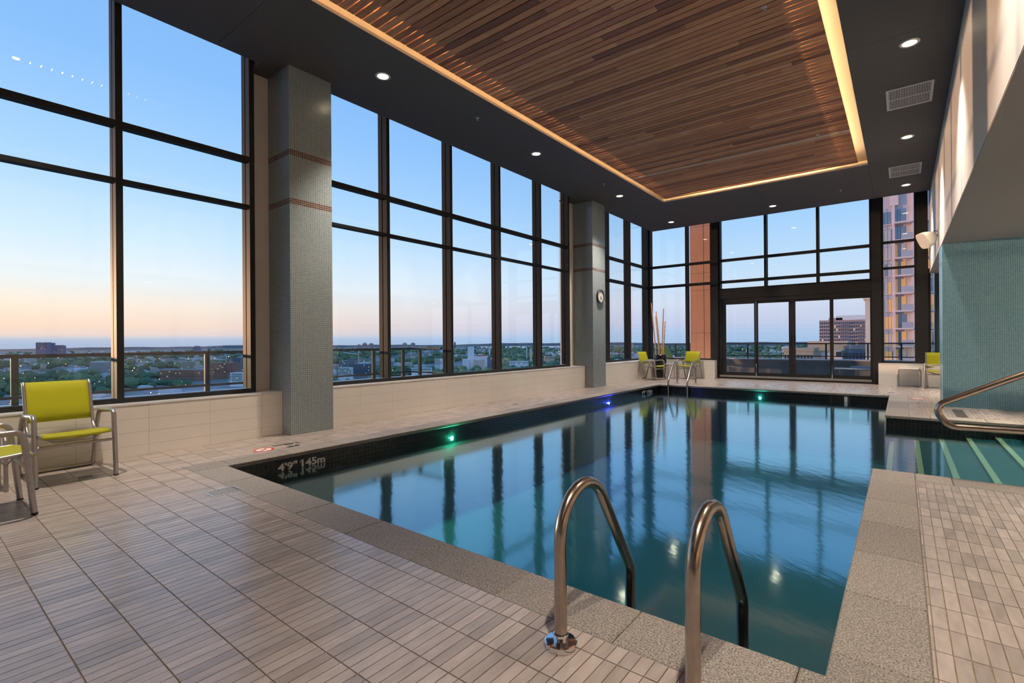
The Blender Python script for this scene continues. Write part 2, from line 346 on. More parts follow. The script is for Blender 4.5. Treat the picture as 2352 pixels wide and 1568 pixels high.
def fillet(pts, rad, n=6):
    """rounds the corners of a polyline; rad one value or one per inner point"""
    pts = [Vector(p) for p in pts]; out = [pts[0]]
    for i in range(1, len(pts)-1):
        r = rad[i-1] if isinstance(rad, (list, tuple)) else rad
        a = (pts[i-1]-pts[i]); b = (pts[i+1]-pts[i]); la, lb = a.length, b.length; a.normalize(); b.normalize()
        th = math.acos(max(-1, min(1, a.dot(b))))
        if th > 3.1 or r <= 0: out.append(pts[i]); continue
        t = min(r/math.tan(th/2), la*0.49, lb*0.49); r2 = t*math.tan(th/2)
        c = pts[i]+(a+b).normalized()*(r2/math.sin(th/2)); p0 = pts[i]+a*t; p1 = pts[i]+b*t
        v0 = p0-c; v1 = p1-c; ang = math.acos(max(-1, min(1, v0.normalized().dot(v1.normalized()))))
        for k in range(n+1):
            f = k/n; out.append(c+(v0*math.sin((1-f)*ang)+v1*math.sin(f*ang))/math.sin(ang))
    out.append(pts[-1]); return out
def dup(root, loc, rz, label, group=None):
    r = root.copy(); COL.objects.link(r); r.location = loc; r.rotation_euler = (0, 0, rz); r['label'] = label
    if group: r['group'] = group
    for ch in root.children:
        c = ch.copy(); COL.objects.link(c); c.parent = r
        for g in ch.children:
            d = g.copy(); COL.objects.link(d); d.parent = c
    return r
def seen_area(corners):
    ps = [proj(c) for c in corners]
    if any(p is None for p in ps): return 0.0
    if max(p[0] for p in ps) < 0 or min(p[0] for p in ps) > 2352 or max(p[1] for p in ps) < 0 or min(p[1] for p in ps) > 1568: return 0.0
    a = 0
    for i in range(len(ps)):
        x0, y0 = ps[i][:2]; x1, y1 = ps[(i+1) % len(ps)][:2]; a += x0*y1-x1*y0
    return abs(a)/2
def text_mesh(txt, size):
    cu = bpy.data.curves.new('t', 'FONT'); cu.body = txt; cu.size = size; cu.extrude = 0.0008; cu.resolution_u = 3; cu.offset = 0.0032
    o = bpy.data.objects.new('t', cu); COL.objects.link(o)
    dg = bpy.context.evaluated_depsgraph_get(); me = bpy.data.meshes.new_from_object(o.evaluated_get(dg)); 
    bpy.data.objects.remove(o); bpy.data.curves.remove(cu)
    me.materials.clear()
    return me
def fit_text(me, width, height):
    xs = [v.co.x for v in me.vertices]; ys = [v.co.y for v in me.vertices]
    sx = width/(max(xs)-min(xs)); sy = height/(max(ys)-min(ys)); x0, y0 = min(xs), min(ys)
    for v in me.vertices: v.co.x = (v.co.x-x0)*sx; v.co.y = (v.co.y-y0)*sy
    return me
def flag_one(me, h):
    """gives a leading digit one its slanting flag"""
    import bmesh
    bm = bmesh.new(); bm.from_mesh(me)
    for z in (0.0008,):
        bm.faces.new([bm.verts.new(p) for p in ((0.05*h, 0.99*h, z), (-0.30*h, 0.70*h, z), (-0.23*h, 0.60*h, z), (0.05*h, 0.83*h, z))])
    bm.normal_update(); bm.to_mesh(me); bm.free(); return me

# ================================================================== LARGE STRUCTURE
PX0, PX1, PY0, PY1 = -5.072, -0.217, 2.01, 12.75
IX1, IY0, IY1 = 1.28, 5.508, 9.468
CO = 0.285                                   # coping width
CX0, CX1, CY0, CY1 = -5.344, 0.079, 1.722, 13.035
JX1, JY0, JY1 = 1.565, 5.227, 9.75
WZ = -0.171                                  # water level
XS, XF, ZS = -6.282, -6.46, 0.546            # knee wall face, mullion face, sill height
YB, YW = 15.65, 15.95                        # far knee wall face, far mullion face
ZC = 4.681                                   # dark ceiling
XC = -6.053                                  # pillar face
XB, YBW, ZB = 0.54, 11.2, 2.778              # bulkhead face, tiled wall face, soffit height
KF = 1.015
fx = lambda x: x*KF
fz = lambda z: CAM_H+(z-CAM_H)*KF

# ---- floor: grout bed, then every laid tile
fl = MB(); G = -0.004
for b in ((-6.9, CX0, -6, 16.3), (CX0, 4.6, -6, CY0), (CX1, 4.6, CY0, JY0), (JX1, 4.6, JY0, JY1), (CX1, 4.6, JY1, 16.3), (CX0, CX1, CY1, 16.3)):
    fl.box(b[0], b[1], b[2], b[3], -0.25, G)
floor = tag(fl.obj('floor', 'deck_grout'), 'pool deck floor laid with narrow beige stone-look tiles', 'floor', kind='structure')
tiles = []
for (x0, x1, y0, y1) in ((XS, CX0, -1.0, YB), (CX0, CX1, -1.0, CY0), (CX1, 3.0, -1.0, JY0), (JX1, 3.4, JY0, YBW), (CX1, JX1, JY1, YB), (JX1, 3.4, YBW+0.95, YB), (CX0, CX1, CY1, YB)):
    i0 = math.floor((x0-OX)/TX); i1 = math.ceil((x1-OX)/TX); j0 = math.floor((y0-OY)/TY); j1 = math.ceil((y1-OY)/TY)
    for i in range(i0, i1):
        for j in range(j0, j1):
            a = max(x0+0.001, OX+i*TX+0.0021); b = min(x1-0.001, OX+(i+1)*TX-0.0021); c = max(y0+0.001, OY+j*TY+0.0026); d = min(y1-0.001, OY+(j+1)*TY-0.0026)
            if b-a > 0.006 and d-c > 0.006: tiles.append((a, b, c, d))
tiles.sort(key=lambda t: -seen_area([(t[0],t[2],0),(t[1],t[2],0),(t[1],t[3],0),(t[0],t[3],0)]))
def tile_vf(mb, a, b, c, d, z):
    mb.add([(a,c,G),(b,c,G),(b,d,G),(a,d,G),(a,c,z),(b,c,z),(b,d,z),(a,d,z)], [(4,5,6,7),(0,1,5,4),(1,2,6,5),(2,3,7,6),(3,0,4,7)])
tile_cache = {}
for n, (a, b, c, d) in enumerate(tiles[:300]):
    key = (round(b-a, 4), round(d-c, 4))
    if key not in tile_cache:
        t = MB(); w, h = key[0]/2, key[1]/2
        t.add([(-w,-h,G),(w,-h,G),(w,h,G),(-w,h,G),(-w,-h,0),(w,-h,0),(w,h,0),(-w,h,0)], [(4,5,6,7),(0,1,5,4),(1,2,6,5),(2,3,7,6),(3,0,4,7)])
        tile_cache[key] = t.mesh('deck_tile')
    link('deck_tile', tile_cache[key], 'deck_tile', floor, ((a+b)/2, (c+d)/2, random.uniform(-0.0005, 0.0003)))
rest = MB()
for (a, b, c, d) in tiles[300:]: tile_vf(rest, a, b, c, d, random.uniform(-0.0005, 0.0003))
o = rest.obj('deck_tiles', 'deck_tile', floor); o['kind'] = 'stuff'

# ---- pool basin with coping stones, waterline tiles and steps
bs = MB(); T = 0.018
bs.box(PX0-0.3, PX1+0.3, PY0-0.3, PY1+0.3, -1.6, -1.35)
bs.box(PX0-0.3, PX0-T-0.006, PY0-0.3, PY1+0.3, -1.35, -0.046); bs.box(PX0-0.02, PX1+0.02, PY0-0.3, PY0-T-0.006, -1.35, -0.046); bs.box(PX0-0.02, PX1+0.02, PY1+T+0.006, PY1+0.3, -1.35, -0.046)
bs.box(PX1+T+0.006, PX1+0.28, PY0-0.02, IY0-T-0.006, -1.35, -0.046); bs.box(PX1+T+0.006, PX1+0.28, IY1+T+0.006, PY1+0.02, -1.35, -0.046)
bs.box(PX1+0.28, IX1+0.3, IY0-0.3, IY0-T-0.006, -1.35, -0.046); bs.box(PX1+0.28, IX1+0.3, IY1+T+0.006, IY1+0.3, -1.35, -0.046); bs.box(IX1+T+0.006, IX1+0.3, IY0-0.02, IY1+0.02, -1.35, -0.046)
basin = tag(bs.obj('pool_basin', 'pool_teal'), 'teal rendered pool basin below the stone coping with side stairs', 'pool', kind='structure')
sx_ = [(-0.16, -0.40), (0.13, -0.345), (0.41, -0.295), (0.70, -0.25), (1.0, -0.21)]
for k, (xx, zt) in enumerate(sx_):
    st = box('pool_step', 'step_teal', basin, xx, IX1+0.02, IY0-0.02, IY1+0.02, zt-0.9 if k == 0 else sx_[k-1][1]-0.01, zt)
    box('step_nosing', 'nosing_yellow', st, xx, xx+0.055, IY0-0.012, IY1+0.012, zt-0.004, zt+0.003)
def stones(x0, x1, y0, y1, along, phase, pitch=0.594):
    lo, hi = (x0, x1) if along == 'x' else (y0, y1)
    k = math.floor((lo-phase)/pitch)+1; cuts = [lo]
    while phase+k*pitch < hi-0.05:
        if phase+k*pitch > lo+0.05: cuts.append(phase+k*pitch)
        k += 1
    cuts.append(hi)
    for a, b in zip(cuts, cuts[1:]):
        q = (a+0.0015, b-0.0015, y0, y1) if along == 'x' else (x0, x1, a+0.0015, b-0.0015)
        w, h = (q[1]-q[0])/2, (q[3]-q[2])/2; e = 0.006
        m = MB(); vs = []
        for (dx, z) in ((e, -0.045), (0, -0.045+e), (0, -e), (e, 0.0)):
            vs += [(-w+dx,-h+dx,z),(w-dx,-h+dx,z),(w-dx,h-dx,z),(-w+dx,h-dx,z)]
        fs = [(3,2,1,0),(12,13,14,15)]
        for l in range(3):
            for i in range(4): j = (i+1) % 4; fs.append((l*4+i, l*4+j, l*4+4+j, l*4+4+i))
        m.add(vs, fs); o = m.obj('coping_stone', 'granite', basin); o.location = ((q[0]+q[1])/2, (q[2]+q[3])/2, 0.001)
stones(CX0, PX0, CY0, CY1, 'y', 2.645, 0.594)
stones(PX0, CX1, CY0, PY0, 'x', -0.888)
stones(PX1, CX1, PY0, IY0, 'y', 3.315, 0.57)
stones(CX1, IX1, JY0, IY0, 'x', 0.315)
stones(IX1, JX1, JY0, JY1, 'y', 5.8)
stones(CX1, IX1, IY1, JY1, 'x', 0.317, 0.604)
stones(PX1, CX1, IY1, CY1, 'y', 10.5, 0.6)
stones(PX0, PX1, PY1, CY1, 'x', -0.892)
# waterline tiles: (axis, plane, outward sign, lo, hi)
wt = []; PT = 0.0492
for (ax, pl, sg, lo, hi) in (('x', PX0-T, 1, PY0-T, PY1+T), ('y', IY1+T, -1, PX1+T, IX1+T), ('y', PY1+T, -1, PX0-T, PX1+T), ('x', IX1+T, -1, IY0-T, IY1+T),
                             ('y', PY0-T, 1, PX0-T, PX1+T), ('x', PX1+T, -1, PY0-T, IY0-T), ('x', PX1+T, -1, IY1+T, PY1+T), ('y', IY0-T, 1, PX1+T, IX1+T)):
    n = int((hi-lo)/PT)
    for i in range(n):
        for j in range(5):
            wt.append((ax, pl, sg, lo+(i+0.5)*(hi-lo)/n, -0.048-(j+0.5)*PT))
    gb = MB()                                                    # bed the tiles sit in
    if ax == 'x': gb.box(min(pl, pl-sg*0.006), max(pl, pl-sg*0.006), lo, hi, -0.30, -0.046)
    else: gb.box(lo, hi, min(pl, pl-sg*0.006), max(pl, pl-sg*0.006), -0.30, -0.046)
    gb.obj('grout_bed', 'grout_dark', basin)
wt = [t for t in wt if not (t[0] == 'y' and abs(t[1]-PY1-T) < 1e-6 and -1.235 < t[3] < -0.915 and -0.18 < t[4] < -0.06)]
def wtc(t, h=0.0228):
    ax, pl, sg, s, z = t
    return [(pl, s+a*h, z+b*h) if ax == 'x' else (s+a*h, pl, z+b*h) for a, b in ((-1,-1),(1,-1),(1,1),(-1,1))]
wt.sort(key=lambda t: -(seen_area(wtc(t)) if (t[2]*((CAM.x if t[0] == 'x' else CAM.y)-t[1]) > 0 and t[4] > WZ-0.02) else 0))
wm = {}
for ax, sg in (('x', 1), ('x', -1), ('y', 1), ('y', -1)):
    h = 0.0228; m = MB(); e = 0.003*sg
    m.box(min(0, e), max(0, e), -h, h, -h, h) if ax == 'x' else m.box(-h, h, min(0, e), max(0, e), -h, h)
    wm[(ax, sg)] = m.mesh('waterline_tile')
for t in wt[:300]:
    link('waterline_tile', wm[(t[0], t[2])], 'tile_black', basin, (t[1], t[3], t[4]) if t[0] == 'x' else (t[3], t[1], t[4]))
rest = MB()
for t in wt[300:]:
    h = 0.0228; e = 0.003*t[2]; p = t[1]
    if t[0] == 'x': rest.box(min(p, p+e), max(p, p+e), t[3]-h, t[3]+h, t[4]-h, t[4]+h)
    else: rest.box(t[3]-h, t[3]+h, min(p, p+e), max(p, p+e), t[4]-h, t[4]+h)
o = rest.obj('waterline_tiles', 'tile_black', basin); o['kind'] = 'stuff'
# skimmer mouth in the far wall
yk = PY1+T
box('skimmer_mouth', 'joint_black', basin, -1.22, -0.985, yk-0.004, yk+0.002, -0.178, -0.066)
box('skimmer_cheek', 'white_plastic', basin, -0.985, -0.93, yk-0.005, yk+0.002, -0.178, -0.066)
# depth lettering on the waterline tiles
for (y0, y1, nm) in ((2.505, 2.715, "4'9\""), (2.765, 3.040, '145m'), (11.62, 11.86, "4'9\""), (11.95, 12.28, '145m')):
    me = fit_text(text_mesh(nm, 0.1), y1-y0, 0.082)
    if nm[0] == '1': flag_one(me, 0.082)
    o = link('depth_lettering', me, 'letter_white', basin, (PX0-T+0.0048, y0, WZ+0.002), (R(90), 0, R(90)))
wv = MB()
wv.add([(PX0-T,PY0-T,WZ),(PX1+T,PY0-T,WZ),(PX1+T,IY0-T,WZ),(IX1+T,IY0-T,WZ),(IX1+T,IY1+T,WZ),(PX1+T,IY1+T,WZ),(PX1+T,PY1+T,WZ),(PX0-T,PY1+T,WZ)], [(0,1,2,3,4,5,6,7)])
tag(wv.obj('pool_water', 'pool_water'), 'still blue-green pool water mirroring the windows', 'water', kind='stuff')

# ---- pillars
def pillar(y0, y1, label):
    return tag(box('tiled_pillar', 'mosaic_blue', None, -6.61, XC, y0, y1, 0, ZC+0.05), label, 'pillar', kind='structure')
pillar(3.157, 3.743, 'wide blue-grey mosaic pillar with two brown bands, nearer of the two')
pillar(10.924, 11.588, 'farther blue-grey mosaic pillar that carries the wall clock')
tag(box('tiled_pier', 'mosaic_dark', None, 0.645, 1.05, 16.35, 16.75, -0.1, 4.2), 'dark mosaic pier outside the glass behind the right-hand lime chair', 'pillar', kind='structure')

# ---- knee walls with tiles and stone sills
def knee_x(mbase, x, back, y0, y1, phase):
    box('wall_core', 'tile_joint', mbase, back, x-0.006, y0, y1, 0, ZS-0.02)
    k = math.floor((y0-phase)/0.592); rows = [(0, 0.11), (0.11, 0.248), (0.248, 0.388), (0.388, ZS-0.016)]
    while phase+k*0.592 < y1:
        a = max(y0, phase+k*0.592)+0.001; b = min(y1, phase+(k+1)*0.592)-0.001; k += 1
        if b-a < 0.02: continue
        for z0, z1 in rows: box('wall_tile', 'white_tile', mbase, x-0.006, x, a, b, z0+0.001, z1-0.001)
        box('sill_slab', 'sill_stone', mbase, back, x+0.004, a, b, ZS-0.015, ZS)
def knee_y(mbase, y, back, x0, x1, phase):
    box('wall_core', 'tile_joint', mbase, x0, x1, y+0.006, back, 0, ZS-0.02)
    k = math.floor((x0-phase)/0.592); rows = [(0, 0.11), (0.11, 0.248), (0.248, 0.388), (0.388, ZS-0.016)]
    while phase+k*0.592 < x1:
        a = max(x0, phase+k*0.592)+0.001; b = min(x1, phase+(k+1)*0.592)-0.001; k += 1
        if b-a < 0.02: continue
        for z0, z1 in rows: box('wall_tile', 'white_tile', mbase, a, b, y, y+0.006, z0+0.001, z1-0.001)
        box('sill_slab', 'sill_stone', mbase, a, b, y-0.004, back, ZS-0.015, ZS)
wl = MB().box(-6.75, -6.61, 2.91, 3.30, 0, 5.2).box(-6.75, -6.61, 3.6, 3.745, 0, 5.2).box(-6.75, -6.61, 10.5, 11.0, 0, 5.2).box(-6.85, -6.61, 11.5, 11.7, 0, 5.2).obj('wall_left', 'wall_white')
tag(wl, 'low white tiled wall with stone sill under the left windows', 'wall', kind='structure')
knee_x(wl, XS, -6.70, -5.5, 3.157, 1.721); knee_x(wl, XS, -6.70, 3.743, 10.924, 4.327); knee_x(wl, XS, -6.82, 11.588, YB, 11.9)
wf = MB().box(-6.85, -4.63, 16.07, 16.1, -0.1, ZS-0.02).box(-0.48, 4.6, 16.07, 16.1, -0.1, ZS-0.02).obj('wall_far', 'wall_white')
tag(wf, 'low white tiled wall sections on both sides of the terrace doors', 'wall', kind='structure')
knee_y(wf, YB, 16.07, XS, -4.49, -6.1); knee_y(wf, YB, 16.07, -0.48, 4.5, -0.48)

# ---- windows
def frame_member(axis, plane, a0, a1, z0, z1, depth=0.105, fin=0.0):
    m = MB(); s = -1 if axis == 'x' else 1
    p0, p1 = sorted((plane, plane+s*depth))
    (m.box(p0, p1, a0, a1, z0, z1) if axis == 'x' else m.box(a0, a1, p0, p1, z0, z1))
    if fin:
        q0, q1 = sorted((plane+s*(depth+0.022), plane+s*(depth+0.022+fin)))
        (m.box(q0, q1, a0, a1, z0, z1) if axis == 'x' else m.box(a0, a1, q0, q1, z0, z1))
    return m
def window(idx, label, axis, plane, mulls, transoms, z0, z1, mw=0.06, fin=0.09, dirty=0):
    s = -1 if axis == 'x' else 1
    lo, hi = mulls[0][0], mulls[-1][1]
    root = frame_member(axis, plane, lo, hi, z0, z0+0.05).obj('window_%d' % idx, 'frame_dark')
    tag(root, label, 'window', kind='structure')
    frame_member(axis, plane, lo, hi, z1-0.05, z1).obj('head_rail', 'frame_dark', root)
    for (a, b) in mulls:
        frame_member(axis, plane, a, b, z0+0.05, z1-0.05, fin=fin).obj('mullion', 'frame_dark', root)
    zs = [z0+0.05]+[t for tr in transoms for t in tr]+[z1-0.05]
    for (m0, m1) in zip(mulls, mulls[1:]):
        a, b = m0[1], m1[0]
        for (t0, t1) in transoms: frame_member(axis, plane, a, b, t0, t1).obj('transom', 'frame_dark', root)
        for k in range(0, len(zs), 2):
            g = plane+s*0.113
            if axis == 'x': box('window_pane', 'window_glass', root, g-0.004, g+0.004, a-0.01, b+0.01, zs[k]-0.01, zs[k+1]+0.01)
            else: box('window_pane', 'window_glass', root, a-0.01, b+0.01, g-0.004, g+0.004, zs[k]-0.01, zs[k+1]+0.01)
    return root
MW = lambda *ys: [(y, y+0.062) for y in ys]
TL = [(2.868, 2.915), (3.458, 3.522)]
window(1, 'near left curtain-wall window with dark frames behind the lime chair', 'x', XF, MW(-5.5, -4.19, -2.77, -1.35, 0.07, 1.492, 2.848), TL, ZS, 5.1)
window(2, 'long left window between the two mosaic pillars', 'x', XF, MW(3.745, 4.966, 6.38, 7.77, 9.23, 10.44), TL, ZS, 5.1)
TF = [(fz(2.885), fz(2.965)), (fz(3.54), fz(3.615))]
window(3, 'left corner window beyond the clock pillar', 'x', -6.708, MW(11.70, 13.05, 14.5, 15.90), TF, ZS, 5.1)
window(4, 'far corner window behind the bamboo planter', 'y', YW, [(-6.708, -6.65), (-5.475, -5.41), (-4.70, -4.63)], TF, ZS, 5.1)
window(5, 'upper window strip above the terrace doors', 'y', YW, [(-4.45, -4.40), (-3.167, -3.10), (-1.855, -1.79), (-0.66, -0.614)], TF, fz(2.675), 5.1)
window(6, 'narrow right-hand window facing the pink glass tower', 'y', YW, [(-0.417, -0.37), (0.25, 0.295)], [(fz(2.93), fz(2.985)), (fz(3.585), fz(3.64))], ZS, 5.1)
window(7, 'low window at the right end of the far wall beside the black post', 'y', YW, [(0.515, 0.56), (1.9, 1.96), (3.2, 3.26), (4.5, 4.56)], [], ZS, 2.9)
for k, (a, b, lb) in enumerate(((-4.63, -4.45, 'dark steel post between the corner window and the terrace doors'), (-0.614, -0.417, 'dark steel post on the right of the terrace doors'), (0.295, 0.515, 'black post beside the white bulkhead wall'))):
    tag(box('trim_%d' % (k+1), 'frame_dark' if k == 0 else 'frame_black', None, a, b, YW-0.06 if k < 2 else YW-0.03, YW+0.2, 0, 5.1), lb, 'post', kind='structure')
# sliding terrace doors
dr = box('door_1', 'frame_black', None, -4.45, -0.614, YW-0.03, YW+0.18, fz(2.41), fz(2.675))
tag(dr, 'black four-panel sliding glass doors to the terrace', 'door', kind='structure')
box('head_track', 'frame_black', dr, -4.45, -0.614, YW, YW+0.16, fz(2.30), fz(2.41))
box('jamb', 'frame_black', dr, -4.45, -4.36, YW, YW+0.16, 0.0, fz(2.30)); box('jamb', 'frame_black', dr, -0.655, -0.614, YW, YW+0.16, 0.0, fz(2.30))
box('sill_step', 'frame_black', dr, -4.45, -0.614, YW-0.05, YW+0.18, -0.05, 0.045)
box('floor_track', 'track_silver', dr, -4.42, -0.63, YW-0.045, YW+0.12, 0.045, 0.10)
zb0, zb1, zt0, zt1 = 0.10, 0.195, fz(2.235), fz(2.31)
for k, (g0, g1, p0, p1, dy) in enumerate(((-4.182, -3.397, -4.30, -3.352, 0.0), (-3.306, -2.51, -3.352, -2.425, 0.05), (-2.345, -1.532, -2.425, -1.487, 0.05), (-1.443, -0.641, -1.487, -0.60, 0.0))):
    g0, g1, p0, p1 = fx(g0), fx(g1), fx(p0)+0.001, fx(p1)-0.001; y0 = YW+0.02+dy; y1 = y0+0.045
    m = MB().box(p0, g0, y0, y1, zb0, zt1).box(g1, p1, y0, y1, zb0, zt1).box(g0, g1, y0, y1, zb0, zb1).box(g0, g1, y0, y1, zt0, zt1)
    pn = m.obj('door_panel', 'frame_black', dr)
    box('door_pane', 'window_glass', pn, g0-0.005, g1+0.005, y0+0.018, y0+0.026, zb1-0.005, zt0+0.005)
    if k in (1, 2):
        hx = (g1+p1)/2 if k == 1 else (g0+p0)/2
        MB().box(hx-0.018, hx+0.018, y0-0.045, y0, 1.05, 1.30).obj('door_handle', 'black_plastic', pn)
    if k in (1, 3):
        hx = p0+0.01
        MB().box(hx-0.012, hx+0.012, YW-0.01, YW+0.02, 0.06, 0.46).obj('floor_bolt', 'chrome', pn)

# ---- ceiling
ce = MB()
ce.box(-6.9, 4.6, -6, 16.4, 5.25, 5.45)
ceil = tag(ce.obj('ceiling', 'ceiling_dark'), 'dark charcoal dropped ceiling around the timber panel', 'ceiling', kind='structure')
CVX0, CVX1, CVY0, CVY1 = -4.738, -0.516, 0.9, 12.27
XCE, YCE = -6.313, 15.325
def panels(x0, x1, y0, y1, cuts, along):
    e = [y0 if along == 'y' else x0]+[c for c in cuts if (y0 if along == 'y' else x0) < c < (y1 if along == 'y' else x1)]+[y1 if along == 'y' else x1]
    for a, b in zip(e, e[1:]):
        if along == 'y': box('ceiling_panel', 'ceiling_dark', ceil, x0, x1, a+0.002, b-0.002, ZC, ZC+0.03)
        else: box('ceiling_panel', 'ceiling_dark', ceil, a+0.002, b-0.002, y0, y1, ZC, ZC+0.03)
YC = [-2.5, 2.42, 7.28, 12.2]
panels(XCE, CVX0, -6, YCE, YC, 'y'); panels(CVX1, XB+0.02, -6, YCE, YC, 'y')
panels(CVX0+0.001, CVX1-0.001, CVY1, YCE, [-2.65], 'x'); panels(CVX0+0.001, CVX1-0.001, -6, CVY0, [-2.65], 'x')
# closing pieces over the pillars, fascia of the blind pocket
MB().box(-6.75, XCE, 2.91, 3.75, ZC, ZC+0.03).box(-6.75, XCE, 10.5, 11.75, ZC, ZC+0.03).obj('pocket_closer', 'ceiling_dark', ceil)
MB().box(XCE, XCE+0.02, -6, 2.9, ZC+0.03, 5.25).box(XCE, XCE+0.02, 3.76, 10.49, ZC+0.03, 5.25).box(XCE, XCE+0.02, 11.76, YCE, ZC+0.03, 5.25).box(XCE, XB, YCE-0.02, YCE, ZC+0.03, 5.25).obj('pocket_fascia', 'ceiling_dark', ceil)
# lit recess round the timber panel
CZ = 4.90
MB().box(CVX0-0.45, CVX1+0.45, CVY0-0.4, CVY1+0.45, CZ, CZ+0.02).obj('recess_lid', 'cove_paint', ceil)
MB().box(CVX0-0.45, CVX0-0.43, CVY0-0.4, CVY1+0.45, ZC+0.03, CZ).box(CVX1+0.43, CVX1+0.45, CVY0-0.4, CVY1+0.45, ZC+0.03, CZ).box(CVX0-0.45, CVX1+0.45, CVY1+0.43, CVY1+0.45, ZC+0.03, CZ).box(CVX0-0.45, CVX1+0.45, CVY0-0.4, CVY0-0.38, ZC+0.03, CZ).obj('recess_side', 'cove_paint', ceil)
MB().box(CVX0-0.42, CVX0-0.012, CVY0-0.3, CVY1+0.42, ZC+0.031, ZC+0.035).box(CVX1+0.012, CVX1+0.42, CVY0-0.3, CVY1+0.42, ZC+0.031, ZC+0.035).box(CVX0, CVX1, CVY1+0.012, CVY1+0.42, ZC+0.031, ZC+0.035).obj('recess_ledge', 'cove_paint', ceil)
MB().box(CVX0, CVX0+0.003, CVY0, CVY1-0.001, ZC, ZC+0.036).box(CVX0+0.004, CVX1-0.004, CVY1-0.003, CVY1, ZC, ZC+0.036).box(CVX1-0.003, CVX1, CVY0, CVY1-0.001, ZC, ZC+0.036).obj('recess_lip', 'cove_paint', ceil)
# timber slat panel
SZ0, SZ1 = 4.738, 4.758
SX0, SX1, SY1 = -4.672, -0.68, 12.21
sc_ = tag(MB().box(SX0+0.32, SX1-0.30, 1.0, SY1-0.12, SZ1+0.012, SZ1+0.03).obj('slat_ceiling', 'backing_dark'), 'floating cedar slat panel with glowing edges in the ceiling', 'ceiling panel', kind='structure')
for bx_ in (-4.25, -3.3, -2.4, -1.5, -1.02): box('batten', 'backing_dark', sc_, bx_-0.02, bx_+0.02, 1.0, SY1-0.05, SZ1+0.0005, SZ1+0.0115)
row = 0; y = 2.963-0.1016*19
while y < SY1-0.06:
    cuts = [SX0]
    if y > 2.5:
        x = SX0+random.uniform(0.6, 4.4)
        while x < SX1-0.35: cuts.append(x); x += random.uniform(2.0, 4.0)
    cuts.append(SX1)
    pale = 10.13 < y < 10.22
    for a, b in zip(cuts, cuts[1:]):
        dz = random.uniform(-0.0015, 0.0015)
        box('slat', 'pale_slat' if pale else 'cedar', sc_, a+0.0006, b-0.0006, y+0.0146, y+0.1016, SZ0+dz, SZ1)
    y += 0.1016
# led strips hidden on top of the panel edges
def led(x0, x1, y0, y1, lb):
    t = tag(box('led_strip', 'led', None, x0, x1, y0, y1, SZ1+0.035, SZ1+0.055), lb, 'light strip', 'hidden cove light strips')
led(SX0+0.325, SX0+0.345, 1.0, SY1-0.35, 'warm light strip hidden above the left edge of the slat panel')
led(SX1-0.325, SX1-0.305, 1.0, SY1-0.35, 'warm light strip hidden above the right edge of the slat panel')
led(SX0+0.5, SX1-0.5, SY1-0.145, SY1-0.125, 'warm light strip hidden above the far edge of the slat panel')

# ---- right side: bulkhead, tiled wall, end walls
bk = tag(box('wall_right_upper', 'bulkhead_white', None, XB, 4.6, -6, 16.05, ZB+0.012, 5.2), 'white upper bulkhead wall on the right catching streaks of sunset', 'wall', kind='structure')
box('soffit', 'soffit_grey', bk, XB+0.003, 4.6, -6, YBW+0.3, ZB, ZB+0.012); box('soffit', 'soffit_grey', bk, XB+0.003, 4.6, YBW+0.9, 16.05, ZB, ZB+0.012)
tag(box('wall_tiled', 'mosaic_wall', None, XB+0.005, 4.6, YBW, YBW+0.92, 0, ZB+0.012), 'teal mosaic wall at the right behind the stair handrail', 'wall', kind='structure')
tag(box('wall_right', 'wall_white', None, 4.6, 4.75, -6, 16.3, -0.2, 5.3), 'plain white right wall beyond the frame', 'wall', kind='structure')
tag(box('wall_back', 'wall_white', None, -6.9, 4.75, -6.15, -6, -0.2, 5.3), 'plain white wall behind the camera', 'wall', kind='structure')

# ================================================================== FITTINGS
def downlight(x, y, label, power=720.0):
    t = thing('downlight', label, 'downlight', (x, y, ZC), group='recessed ceiling downlights')
    me = bpy.data.meshes.get('dl_ring')
    if me is None:
        me = MB().lathe([(0.070, -0.0005), (0.072, -0.006), (0.098, -0.006), (0.102, -0.0005)], seg=32).mesh('dl_ring')
        g = MB().lathe([(0.0, -0.002), (0.070, -0.002)], seg=32, smooth=False).mesh('dl_lens')
    link('trim_ring', bpy.data.meshes['dl_ring'], 'trim_ring', t); link('lens', bpy.data.meshes['dl_lens'], 'lamp_glow', t)
    ld = bpy.data.lights.get('dl_lamp')
    if ld is None:
        ld = bpy.data.lights.new('dl_lamp', 'SPOT'); ld.energy = power; ld.color = (1.0, 0.84, 0.66); ld.spot_size = R(79); ld.spot_blend = 1.0; ld.shadow_soft_size = 0.06
    lo = bpy.data.objects.new('lamp', ld); COL.objects.link(lo); lo.parent = t; lo.location = (0, 0, -0.03)
    return t
DLX, DLY = (-5.36, 0.09), (4.075, 7.555, 11.035, 14.45)
for i, yy in enumerate(DLY):
    downlight(DLX[0], yy, ['glowing downlight over the window side beside the nearer mosaic pillar', 'glowing downlight on the window side, second from the near pillar', 'glowing downlight on the window side near the clock pillar', 'glowing downlight in the far left ceiling corner'][i])
    if i: downlight(DLX[1], yy, ['', 'large glowing downlight above the nearer air grille on the right', 'glowing downlight between the two air grilles', 'glowing downlight beyond the farther air grille'][i])
downlight(-2.65, 14.45, 'glowing downlight in front of the upper window over the doors')
for (x, y) in ((DLX[0], 0.6), (DLX[0], -2.9), (DLX[1], 4.075), (DLX[1], 0.6), (DLX[1], -2.9), (-2.65, -2.9)):
    downlight(x, y, 'ceiling downlight behind the viewer, out of the picture')
for (x, y) in ((2.0, 9.3), (2.2, 7.4), (2.2, 4.2), (3.4, 9.3), (1.8, 13.8)):          # unseen lamps added under the low soffit to brighten the tiled wall side
    t = downlight(x, y, 'added soffit lamp brightening the right side, out of the picture'); t.location.z = ZB
